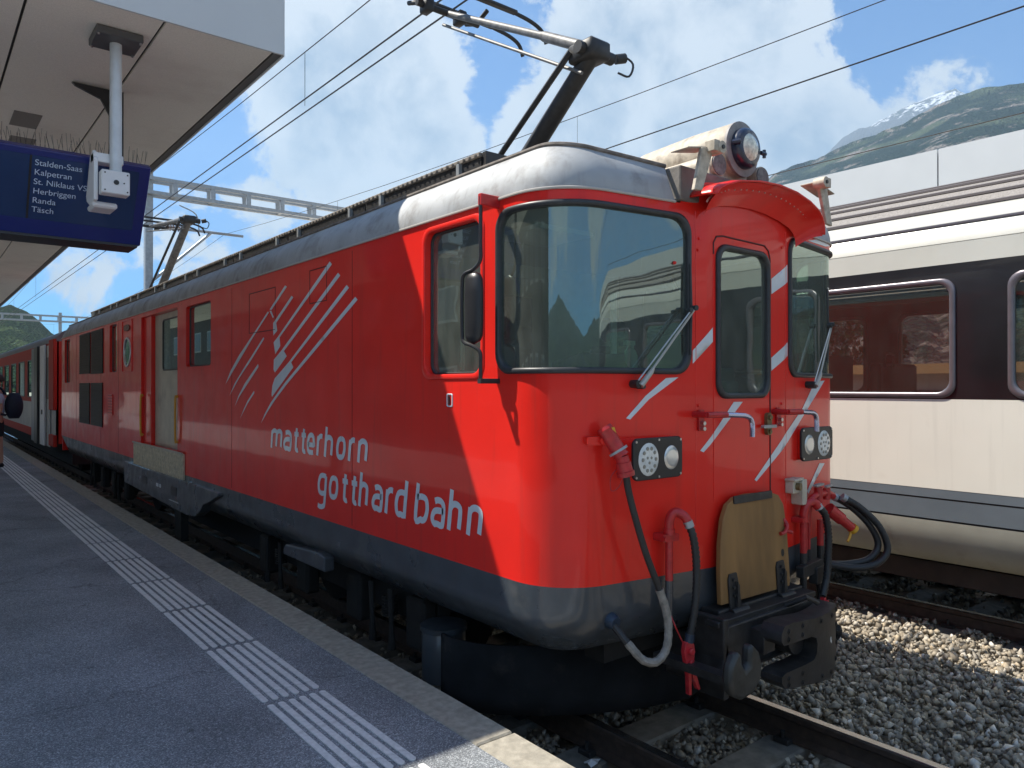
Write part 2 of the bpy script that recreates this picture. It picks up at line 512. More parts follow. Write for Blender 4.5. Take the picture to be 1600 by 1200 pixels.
def rrect(a0, a1, b0, b1, r, n=6):
    out = []
    for cx, cy, t0 in ((a1 - r, b1 - r, 0), (a0 + r, b1 - r, 90), (a0 + r, b0 + r, 180), (a1 - r, b0 + r, 270)):
        for i in range(n + 1):
            t = rad(t0 + 90 * i / n)
            out.append((cx + r * math.cos(t), cy + r * math.sin(t)))
    return out
def ellipse(ca, cb, ra, rb, n=24):
    return [(ca + ra * math.cos(2 * math.pi * i / n), cb + rb * math.sin(2 * math.pi * i / n)) for i in range(n)]
def resample(poly, step):
    out = []
    for i, (a, b) in enumerate(poly):
        c, d = poly[(i + 1) % len(poly)]
        k = max(1, int(math.hypot(c - a, d - b) / step))
        for j in range(k):
            out.append((a + (c - a) * j / k, b + (d - b) * j / k))
    return out
def inside(p, poly):
    x, y = p; c = False
    n = len(poly)
    for i in range(n):
        x1, y1 = poly[i]; x2, y2 = poly[(i + 1) % n]
        if (y1 > y) != (y2 > y) and x < (x2 - x1) * (y - y1) / (y2 - y1) + x1:
            c = not c
    return c

def sheet2d(outer, holes, cols=(), rows=()):
    """triangulate a polygon with holes, with extra grid points"""
    vs = []; es = []
    def loop(p):
        b = len(vs); vs.extend(Vector(q) for q in p)
        es.extend((b + i, b + (i + 1) % len(p)) for i in range(len(p)))
    loop(outer)
    for h in holes: loop(h)
    eps = 1e-3
    for c in cols:
        for r in rows:
            if inside((c, r), outer) and not any(inside((c, r), h) for h in holes):
                vs.append(Vector((c, r)))
    V, E, F, *_ = delaunay_2d_cdt(vs, es, [], 0, 1e-5)
    out = []
    for f in F:
        cx = sum(V[i][0] for i in f) / len(f); cy = sum(V[i][1] for i in f) / len(f)
        if inside((cx, cy), outer) and not any(inside((cx, cy), h) for h in holes):
            out.append(tuple(f))
    return [(v[0], v[1]) for v in V], out

# ------------------------------------------------------------------ locomotive body surface
XC, HW, YF, CY, RC = 3.62, 1.32, 2.39, 2.82, .33
YR = 16.85
def _plan():
    L = [(XC - HW, YR)]
    y = YR - .6
    while y > CY + .3:
        L.append((XC - HW, y)); y -= .6
    pts = []
    for i in range(15):
        t = rad(80 * i / 14); pts.append((XC - HW + RC - RC * math.cos(t), CY - RC * math.sin(t)))
    e = pts[-1]
    q = (XC - .35, YF)
    for k in (.2, .4, .6, .8, .95):
        pts.append((e[0] + (q[0] - e[0]) * k, e[1] + (q[1] - e[1]) * k))
    pts.append(q); pts.append((XC - .31, YF)); pts.append((XC - .15, YF))
    L += pts
    return L + [(XC, YF)] + [(2 * XC - x, y) for x, y in reversed(L)]
PL = _plan()
PS = [0]
for i in range(1, len(PL)):
    PS.append(PS[-1] + math.hypot(PL[i][0] - PL[i - 1][0], PL[i][1] - PL[i - 1][1]))
_m = PS[-1] / 2
PS = [s - _m for s in PS]
PN = []
for i in range(len(PL)):
    a0 = PL[max(i - 1, 0)]; b0 = PL[min(i + 1, len(PL) - 1)]
    dx, dy = b0[0] - a0[0], b0[1] - a0[1]; l = math.hypot(dx, dy)
    PN.append((dy / l, -dx / l))
SA = PS[[i for i, p in enumerate(PL) if abs(p[1] - CY) < 1e-6][0]]     # s where the left corner arc starts
def FS(y):                                   # flank coordinate -> s
    return SA - (y - CY)
def bend(s):
    i = min(max(int(np.searchsorted(PS, s)) - 1, 0), len(PS) - 2)
    t = (s - PS[i]) / (PS[i + 1] - PS[i])
    a, b = PL[i], PL[i + 1]; n, m = PN[i], PN[i + 1]
    nx, ny = n[0] + (m[0] - n[0]) * t, n[1] + (m[1] - n[1]) * t
    l = math.hypot(nx, ny)
    return a[0] + (b[0] - a[0]) * t, a[1] + (b[1] - a[1]) * t, nx / l, ny / l
def BP(s, z, off=0.0):
    x, y, nx, ny = bend(s)
    return (x + nx * off, y + ny * off, z)

def body_sheet(name, outer, holes, prof, mat, parent, rows, dslope=None):
    """surface following the body plan; prof(z)-> inward offset"""
    smin = min(p[0] for p in outer); smax = max(p[0] for p in outer)
    cols = [s for s in PS if smin < s < smax]
    V, F = sheet2d(outer, holes, cols, rows)
    vs = []; ns = []
    for s, z in V:
        x, y, nx, ny = bend(s)
        o = prof(z)
        d = (prof(z + .004) - prof(z - .004)) / .008
        vs.append((x - nx * o, y - ny * o, z))
        ns.append(Vector((nx, ny, d)).normalized())
    mb = MB(); mb.v = vs
    F2 = []
    for f in F:
        p = [Vector(vs[i]) for i in f]
        n = (p[1] - p[0]).cross(p[2] - p[0])
        F2.append(f if n.dot(ns[f[0]]) > 0 else f[::-1])
    mb.f = F2
    o = mb.build(name, mat, parent, smooth=True, ang=179)
    me = o.data
    me.normals_split_custom_set_from_vertices([tuple(n) for n in ns])
    return o
def rim(mb, poly, fmap, h0, h1):
    n = len(poly)
    v = [fmap(a, b, h0) for a, b in poly] + [fmap(a, b, h1) for a, b in poly]
    return mb.add(v, [(i, (i + 1) % n, n + (i + 1) % n, n + i) for i in range(n)])
def scale_poly(poly, d):
    """inset polygon by d (for rounded rects: radial shrink per side)"""
    a0 = min(p[0] for p in poly); a1 = max(p[0] for p in poly); b0 = min(p[1] for p in poly); b1 = max(p[1] for p in poly)
    ca, cb = (a0 + a1) / 2, (b0 + b1) / 2
    fa = ((a1 - a0) / 2 - d) / ((a1 - a0) / 2); fb = ((b1 - b0) / 2 - d) / ((b1 - b0) / 2)
    return [(ca + (a - ca) * fa, cb + (b - cb) * fb) for a, b in poly]
def seal(mb, poly, fmap, w, h, depth=.02):
    """rubber frame with rounded section around an opening poly (outer edge)"""
    prof = [(0, -.002), (0, h * .55), (w * .18, h), (w * .5, h * 1.1), (w * .82, h), (w, h * .45), (w, -depth)]
    loops = [(scale_poly(poly, d), hh) for d, hh in prof]
    n = len(poly)
    vs = []; fs = []
    for L, hh in loops:
        vs += [fmap(a, b, hh) for a, b in L]
    for k in range(len(loops) - 1):
        for i in range(n):
            j = (i + 1) % n
            fs.append((k * n + i, k * n + j, (k + 1) * n + j, (k + 1) * n + i))
    return mb.add(vs, fs)
def pane(mb, poly, fmap, h, step=.08):
    a0 = min(p[0] for p in poly); a1 = max(p[0] for p in poly); b0 = min(p[1] for p in poly); b1 = max(p[1] for p in poly)
    V, F = sheet2d(poly, [], np.arange(a0 + .02, a1, step), np.arange(b0 + .03, b1, .15))
    return mb.add([fmap(a, b, h) for a, b in V], F)
def orient(o, ref):
    """flip faces of a sheet so they look away from ref"""
    me = o.data
    off = origin_of(o.parent) if o.parent else Vector((0, 0, 0))
    flip = [p for p in me.polygons if p.normal.dot(p.center + off - Vector(ref)) < 0]
    if len(flip) * 2 > len(me.polygons):
        me.flip_normals()
    return o
REDP = pbr('red_paint_parts', (0.76, 0.020, 0.012), .32, coat=.25, spec=.35, var=.08, vscale=6, bump=.0006, bscale=8)

# =================================================================== SETTING
# ---- ground
def make_ground():
    m = pbr('ground_gravel', (0.27, 0.245, 0.21), .95, var=.45, vscale=14, bump=.03, bscale=22, dirt=(.10, .085, .07), dscale=3)
    mb = MB()
    R = 6600
    mb.add([(-R, -R, -.24), (R, -R, -.24), (R, R, -.24), (-R, R, -.24)], [(0, 1, 2, 3)])
    o = mb.build('ground', m, smooth=False); o['kind'] = 'structure'
make_ground()

# ---- platform with coping stones and tactile bars
def make_platform():
    p = structure('platform', (0, 0, 0))
    asphalt = bpy.data.materials.new('platform_asphalt'); asphalt.use_nodes = True
    t = asphalt.node_tree; b = t.nodes['Principled BSDF']
    tc = nd(t, 'ShaderNodeTexCoord')
    n1 = nd(t, 'ShaderNodeTexVoronoi'); n1.inputs['Scale'].default_value = 210
    t.links.new(tc.outputs['Object'], n1.inputs['Vector'])
    c1 = nd(t, 'ShaderNodeSeparateColor'); t.links.new(n1.outputs['Color'], c1.inputs[0])
    c = ramp(t, c1.outputs[0], [(0, (.10, .110, .120)), (.55, (.19, .206, .222)), (.85, (.28, .30, .32)), (1, (.46, .48, .49))])
    n2 = nd(t, 'ShaderNodeTexNoise'); n2.inputs['Scale'].default_value = 1.6; n2.inputs['Detail'].default_value = 8
    t.links.new(tc.outputs['Object'], n2.inputs['Vector'])
    f = ramp(t, n2.outputs[0], [(.3, .72), (.7, 1.18)])
    cc = mixcol(t, 1.0, c, f, 'MULTIPLY')
    # dark gum and oil spots, hairline cracks
    v2 = nd(t, 'ShaderNodeTexVoronoi'); v2.inputs['Scale'].default_value = 3.1
    t.links.new(tc.outputs['Object'], v2.inputs['Vector'])
    sp = ramp(t, v2.outputs['Distance'], [(0, .55), (.045, .6), (.065, 1.0)])
    cc = mixcol(t, 1.0, cc, sp, 'MULTIPLY')
    v3 = nd(t, 'ShaderNodeTexVoronoi', feature='DISTANCE_TO_EDGE'); v3.inputs['Scale'].default_value = .42
    nw = nd(t, 'ShaderNodeTexNoise'); nw.inputs['Scale'].default_value = 3; nw.inputs['Detail'].default_value = 6
    t.links.new(tc.outputs['Object'], nw.inputs['Vector'])
    va = nd(t, 'ShaderNodeVectorMath', operation='ADD'); t.links.new(tc.outputs['Object'], va.inputs[0])
    vm = nd(t, 'ShaderNodeVectorMath', operation='SCALE'); vm.inputs['Scale'].default_value = .5; t.links.new(nw.outputs['Color'], vm.inputs[0])
    t.links.new(vm.outputs[0], va.inputs[1]); t.links.new(va.outputs[0], v3.inputs['Vector'])
    cr = ramp(t, v3.outputs['Distance'], [(0, .62), (.0022, .7), (.005, 1.0)])
    cc = mixcol(t, 1.0, cc, cr, 'MULTIPLY')
    t.links.new(cc, b.inputs['Base Color'])
    b.inputs['Roughness'].default_value = .8
    n3 = nd(t, 'ShaderNodeTexNoise'); n3.inputs['Scale'].default_value = 190; n3.inputs['Detail'].default_value = 3
    t.links.new(tc.outputs['Object'], n3.inputs['Vector'])
    bp = nd(t, 'ShaderNodeBump'); bp.inputs['Distance'].default_value = .004
    t.links.new(n3.outputs[0], bp.inputs['Height']); t.links.new(bp.outputs[0], b.inputs['Normal'])
    mb = MB(); mb.box(-5.0, 1.903, -30, 110, -.24, .44)
    mb.build('surface', asphalt, p, smooth=False)
    mb = MB(); mb.box(1.909, 2.02, -30, 110, -.24, .27)
    mb.build('retaining_wall', CONCW, p, smooth=False)
    # darker repair joints of the asphalt
    # coping stones
    P = 1.92
    proto = None
    for i in range(-5, 45):
        y0 = 2.604 + (i - 1) * P
        if y0 + P > 108: break
        if proto is None:
            m = MB(); m.bbox(1.909, 2.115, y0 + .006, y0 + P - .006, .27, .441, .008)
            proto = m.build('coping_stone', CONC, p, smooth=False); yb = y0
        else:
            share(proto, 'coping_stone', p, (random.uniform(-.002, .002), y0 - yb, random.uniform(-.001, .001)))
    # tactile guidance bars, six per block
    PB = .946
    paint = pbr('tactile_paint', (0.60, 0.61, 0.60), .7, var=.12, vscale=40, bump=.0008, bscale=200, dirt=(.22, .22, .22), dscale=14, dthr=.58)
    def bar_poly(x, y0, y1, w):
        pts = []
        for k in range(7):
            a = math.pi * k / 6; pts.append((x + w * math.cos(a), y1 - w + w * math.sin(a)))
        for k in range(7):
            a = math.pi + math.pi * k / 6; pts.append((x + w * math.cos(a), y0 + w + w * math.sin(a)))
        return pts
    m = MB()
    m.prism(bar_poly(1.36, 2.66, 2.66 + PB - .045, .0155), lambda a, b, h: (a, b, h), .4405, .4452)
    pb = m.build('tactile_bar', paint, p, smooth=False)
    for i in range(-3, 45):
        for k in range(6):
            if i == 0 and k == 0: continue
            share(pb, 'tactile_bar', p, (k * .0535 , i * PB, 0))
    far = MB()
    for i in range(45, 105):
        for k in range(6):
            x = 1.36 + k * .0535; y = 2.66 + i * PB
            far.box(x - .0155, x + .0155, y, y + PB - .045, .4405, .4452)
    far.build('tactile_bars_far', paint, p, smooth=False, kind='stuff')
make_platform()

# ---- railway tracks
def rail_profile():
    return [(-.062, 0), (.062, 0), (.062, .012), (.014, .028), (.010, .10), (.034, .115), (.035, .145), (.028, .152), (-.028, .152), (-.035, .145), (-.034, .115), (-.010, .10), (-.014, .028), (-.062, .012)]
def make_track(name, label, xc, gauge, ztop, y0, y1, slen, pitch, ys=0):
    t = thing(name, label, 'track', (xc, 0, 0))
    for sx in (-1, 1):
        x = xc + sx * (gauge / 2 + .035)
        m = MB(); m.prism(rail_profile(), lambda a, b, h: (x + a, h, ztop - .152 + b), y0, y1)
        r = m.build('rail', RAILM, t, smooth=True, ang=30)
        m = MB(); m.prism([(-.027, 0), (.027, 0), (.024, .0025), (-.024, .0025)], lambda a, b, h: (x + a, h, ztop + .0006 + b), y0, y1)
        m.build('running_surface', RAILH, r, smooth=False)
    n = int((y1 - y0) / pitch)
    near = [k for k in range(n) if -6 < y0 + ys + k * pitch < 60][:200]
    proto = None; clip = None
    for k in near:
        y = y0 + ys + k * pitch
        if proto is None:
            m = MB(); m.bbox(xc - slen / 2, xc + slen / 2, y - .12, y + .12, ztop - .33, ztop - .158, .012)
            proto = m.build('sleeper', SLEEPER, t, smooth=False); yb = y
            m = MB()
            for sx in (-1, 1):
                for q in (-1, 1):
                    x = xc + sx * (gauge / 2 + .035) + q * .085
                    m.bbox(x - .028, x + .028, y - .05, y + .05, ztop - .16, ztop - .125, .006)
                    m.cyl((x, y, ztop - .13), (x, y, ztop - .085), .013, 6)
            clip = m.build('rail_fastenings', BLACKMET, proto, smooth=False, kind='stuff')
        else:
            d = (0, y - yb, 0)
            s = share(proto, 'sleeper', t, d)
            c = clip.copy(); c.name = 'rail_fastenings'; COL.objects.link(c); c.parent = s
    return t
make_track('railway_track', 'narrow gauge track running under the red locomotive, its right rail shining in front', 3.59, .93, .05, -30, 110, 1.75, .62, .18)
make_track('railway_track', 'rusty track under the white coach at the right', 8.03, 1.435, .0, -30, 110, 2.55, .60, .33)

# ---- ballast stones
def make_ballast():
    rng = np.random.default_rng(3)
    base = []
    for k in range(14):
        import bmesh
        bm = bmesh.new()
        for _ in range(9):
            v = rng.normal(size=3); v /= np.linalg.norm(v)
            v = v * rng.uniform(.8, 1.15) * np.array([1, rng.uniform(.55, .95), rng.uniform(.45, .8)])
            bm.verts.new(tuple(v))
        r = bmesh.ops.convex_hull(bm, input=list(bm.verts))
        for g in list(bm.verts):
            if not g.link_faces: bm.verts.remove(g)
        bmesh.ops.triangulate(bm, faces=bm.faces[:])
        bm.verts.index_update()
        base.append((np.array([v.co[:] for v in bm.verts]), np.array([[v.index for v in f.verts] for f in bm.faces])))
        bm.free()
    VS, FS_ = [], []; nb = 0
    def scatter(x0, x1, y0, y1, n, s0, s1, z0, z1, skip=None):
        nonlocal nb
        for _ in range(n):
            x = rng.uniform(x0, x1); y = rng.uniform(y0, y1); z = rng.uniform(z0, z1)
            if skip and skip(x, y): continue
            b, f = base[rng.integers(len(base))]
            q = rng.normal(size=4); q /= np.linalg.norm(q)
            w, a, c, d = q
            R = np.array([[1 - 2 * (c * c + d * d), 2 * (a * c - d * w), 2 * (a * d + c * w)],
                          [2 * (a * c + d * w), 1 - 2 * (a * a + d * d), 2 * (c * d - a * w)],
                          [2 * (a * d - c * w), 2 * (c * d + a * w), 1 - 2 * (a * a + c * c)]])
            s = rng.uniform(s0, s1)
            v = (b * s) @ R.T + np.array([x, y, z])
            VS.append(v); FS_.append(f + nb); nb += len(v)
    def sk(x, y):
        for xc, g in ((3.59, .93), (8.03, 1.435)):
            for sx in (-1, 1):
                if abs(x - xc - sx * (g / 2 + .035)) < .055: return True
        # keep sleepers mostly clear
        if 2.78 < x < 4.40:
            k = (y + 30 - .18) / .62
            if abs(k - round(k)) * .62 < .105: return rng.random() < .93
        if 6.80 < x < 9.2:
            k = (y + 30 - .33) / .60
            if abs(k - round(k)) * .60 < .10: return rng.random() < .90
        return False
    scatter(2.2, 7.35, -.6, 3.9, 21500, .013, .040, -.185, -.125, sk)
    scatter(4.4, 6.8, 0.0, 4.2, 3600, .018, .046, -.13, -.095, None)
    scatter(2.2, 7.4, 3.9, 9, 6000, .02, .042, -.19, -.12, sk)
    scatter(7.4, 11, .5, 8, 4500, .022, .045, -.19, -.13, sk)
    scatter(2.2, 8, -5, -.6, 7000, .022, .042, -.19, -.12, sk)
    V = np.concatenate(VS); F = np.concatenate(FS_)
    me = bpy.data.meshes.new('ballast_stones')
    me.vertices.add(len(V)); me.vertices.foreach_set('co', V.astype(np.float32).ravel())
    me.loops.add(F.size); me.loops.foreach_set('vertex_index', F.astype(np.int32).ravel())
    me.polygons.add(len(F)); me.polygons.foreach_set('loop_start', np.arange(0, F.size, 3, dtype=np.int32))
    me.update(calc_edges=True)
    m = bpy.data.materials.new('ballast_stone'); m.use_nodes = True
    t = m.node_tree; b = t.nodes['Principled BSDF']; b.inputs['Roughness'].default_value = .75
    g = nd(t, 'ShaderNodeNewGeometry')
    c = ramp(t, g.outputs['Random Per Island'], [(0, (.13, .105, .078)), (.2, (.31, .265, .20)), (.4, (.20, .18, .15)), (.6, (.40, .325, .225)), (.78, (.27, .245, .21)), (.93, (.48, .43, .35)), (1, (.62, .58, .52))])
    n = nd(t, 'ShaderNodeTexNoise'); n.inputs['Scale'].default_value = 45; n.inputs['Detail'].default_value = 6
    tc = nd(t, 'ShaderNodeTexCoord'); t.links.new(tc.outputs['Object'], n.inputs['Vector'])
    f = ramp(t, n.outputs[0], [(.3, .7), (.7, 1.3)])
    t.links.new(mixcol(t, 1.0, c, f, 'MULTIPLY'), b.inputs['Base Color'])
    me.materials.append(m)
    o = bpy.data.objects.new('ballast', me); COL.objects.link(o); o['kind'] = 'stuff'
    tag(o, 'grey crushed stone ballast between and beside the rails', 'gravel')
make_ballast()

# ---- hills
def make_range(name, prof, r0, r1, mat, amp, seed, nr=26, daz=.25, ztop=None):
    """mountain range: prof = [(azimuth deg from +Y to +X, tan elevation)]; slope climbs from r0 to r1"""
    rng = np.random.default_rng(seed)
    az0, az1 = prof[0][0], prof[-1][0]
    n = int((az1 - az0) / daz) + 1
    A = np.linspace(az0, az1, n)
    T = np.interp(A, [p[0] for p in prof], [p[1] for p in prof])
    # value noise
    def noise(u, v, f, s):
        r = np.random.default_rng(s).random((256, 256))
        x = u * f; y = v * f
        xi = np.floor(x).astype(int); yi = np.floor(y).astype(int)
        xf = x - xi; yf = y - yi
        xf = xf * xf * (3 - 2 * xf); yf = yf * yf * (3 - 2 * yf)
        g = lambda a, b: r[a % 256, b % 256]
        return (g(xi, yi) * (1 - xf) + g(xi + 1, yi) * xf) * (1 - yf) + (g(xi, yi + 1) * (1 - xf) + g(xi + 1, yi + 1) * xf) * yf - .5
    V = []; 
    for j in range(nr + 4):
        k = min(j / nr, 1.0)
        R = r0 + (r1 - r0) * j / nr
        Z = T * r1 * (k ** 1.15) if j <= nr else T * r1 * (1 - .25 * (j - nr))
        nzz = sum(noise(A / 3.0, np.full(n, k * 6.0), 2 ** o, seed + o) / (1.7 ** o) for o in range(6))
        zz = Z + nzz * amp * r1 * min(1, k * 4) * (.35 if k > .97 else 1) * (T / max(T.max(), 1e-6))
        RR = R + nzz * amp * r1 * 2.0 * (0 if j >= nr else 1)
        for i in range(n):
            a = rad(A[i])
            V.append((RR[i] * math.sin(a), RR[i] * math.cos(a), zz[i] + (1.99 if j else -20)))
    F = []
    for j in range(nr + 3):
        for i in range(n - 1):
            F.append((j * n + i, j * n + i + 1, (j + 1) * n + i + 1, (j + 1) * n + i))
    mb = MB(); mb.v = V; mb.f = F
    o = mb.build(name, mat, None, smooth=True, ang=60); o['kind'] = 'structure'
    return o
def slope_mat(name, forest, rock, grass, fscale, rockthr, snowz=None):
    m = bpy.data.materials.new(name); m.use_nodes = True
    t = m.node_tree; b = t.nodes['Principled BSDF']; b.inputs['Roughness'].default_value = 1; b.inputs['Specular IOR Level'].default_value = .05
    tc = nd(t, 'ShaderNodeTexCoord')
    n = nd(t, 'ShaderNodeTexNoise'); n.inputs['Scale'].default_value = fscale; n.inputs['Detail'].default_value = 10; n.inputs['Roughness'].default_value = .68
    t.links.new(tc.outputs['Object'], n.inputs['Vector'])
    v = nd(t, 'ShaderNodeTexVoronoi'); v.inputs['Scale'].default_value = fscale * 14
    t.links.new(tc.outputs['Object'], v.inputs['Vector'])
    n2 = nd(t, 'ShaderNodeTexNoise'); n2.inputs['Scale'].default_value = fscale * .45; n2.inputs['Detail'].default_value = 7
    t.links.new(tc.outputs['Object'], n2.inputs['Vector'])
    f1 = nd(t, 'ShaderNodeMapRange'); t.links.new(n.outputs[0], f1.inputs['Value']); f1.inputs['From Min'].default_value = rockthr; f1.inputs['From Max'].default_value = rockthr + .06
    f2 = nd(t, 'ShaderNodeMapRange'); t.links.new(n2.outputs[0], f2.inputs['Value']); f2.inputs['From Min'].default_value = .5; f2.inputs['From Max'].default_value = .6
    fd = ramp(t, v.outputs['Distance'], [(0, 1.35), (.7, .35)])
    fc = mixcol(t, 1.0, forest, fd, 'MULTIPLY')
    c = mixcol(t, f2.outputs[0], fc, grass)
    c = mixcol(t, f1.outputs[0], c, rock)
    if snowz:
        sx = nd(t, 'ShaderNodeSeparateXYZ'); t.links.new(tc.outputs['Object'], sx.inputs[0])
        n4 = nd(t, 'ShaderNodeTexNoise'); n4.inputs['Scale'].default_value = fscale * 4; n4.inputs['Detail'].default_value = 8
        t.links.new(tc.outputs['Object'], n4.inputs['Vector'])
        h = math_node(t, 'ADD', sx.outputs[2], math_node(t, 'MULTIPLY', math_node(t, 'SUBTRACT', n4.outputs[0], .5), snowz[1] * 9))
        fs = nd(t, 'ShaderNodeMapRange'); t.links.new(h, fs.inputs['Value']); fs.inputs['From Min'].default_value = snowz[0]; fs.inputs['From Max'].default_value = snowz[0] + snowz[1]
        n5 = nd(t, 'ShaderNodeTexNoise'); n5.inputs['Scale'].default_value = fscale * 2.2; n5.inputs['Detail'].default_value = 9; n5.inputs['Roughness'].default_value = .7
        mp = nd(t, 'ShaderNodeMapping'); mp.inputs['Scale'].default_value = (1, 1, .45); mp.inputs['Rotation'].default_value = (.5, .3, .2)
        t.links.new(tc.outputs['Object'], mp.inputs[0]); t.links.new(mp.outputs[0], n5.inputs['Vector'])
        pt = nd(t, 'ShaderNodeMapRange'); t.links.new(n5.outputs[0], pt.inputs['Value']); pt.inputs['From Min'].default_value = .44; pt.inputs['From Max'].default_value = .52
        c = mixcol(t, math_node(t, 'MULTIPLY', fs.outputs[0], pt.outputs[0]), c, (.52, .55, .60))
    t.links.new(c, b.inputs['Base Color'])
    bp = nd(t, 'ShaderNodeBump'); bp.inputs['Distance'].default_value = 10
    t.links.new(v.outputs['Distance'], bp.inputs['Height']); bp.invert = True
    t.links.new(bp.outputs[0], b.inputs['Normal'])
    return m
FAR = slope_mat('far_peak', (.045, .055, .065), (.085, .09, .105), (.07, .08, .08), .006, .40, (1640, 45))
NEARM = slope_mat('near_mountain', (.020, .040, .030), (.20, .175, .16), (.065, .085, .05), .011, .545)
HILLM = slope_mat('wooded_hill', (.035, .070, .028), (.16, .16, .11), (.085, .125, .05), .035, .64)
make_range('far_mountain', [(52, .16), (56, .20), (58.32, .25), (60.1, .262), (61.3, .275), (62.25, .2959), (62.83, .3068), (63.76, .3134), (64.67, .3175), (65.23, .3227), (66.01, .327), (67.21, .3363), (68.71, .343), (69.7, .3465), (70.26, .3386), (72, .325), (75, .31), (80, .30), (90, .22)],
           2500, 5200, FAR, .020, 11, nr=30, daz=.1)
make_range('mountain_slope', [(30, .02), (40, .05), (48, .10), (52, .16), (56, .235), (58.32, .2706), (60.1, .2766), (61.3, .2830), (62.25, .2900), (63.76, .2990), (64.67, .3035), (66.78, .3140), (68.6, .3300), (70.26, .3376), (71.17, .3395), (72.44, .3387), (73.42, .3358), (78, .34), (85, .36), (95, .30), (110, .20), (125, .12), (140, .10)],
           500, 2400, NEARM, .022, 5, nr=36, daz=.18)
make_range('wooded_hill', [(-14, .04), (-9, .11), (-4, .14), (0, .12), (3, .090), (4.42, .0882), (4.93, .0926), (5.78, .0856), (6.48, .0754), (7.18, .0614), (7.79, .0544), (10, .035), (14, .01)],
           330, 620, HILLM, .018, 21, nr=22, daz=.12)
make_range('valley_hills', [(130, .08), (150, .09), (170, .09), (190, .07), (210, .09), (235, .12), (260, .09), (285, .11), (310, .10), (330, .09), (348, .07), (372, .05), (392, .03)],
           900, 2600, HILLM, .02, 9, nr=20, daz=.6)  # unseen hills, kept low so more sky brightens glass and shaded sides

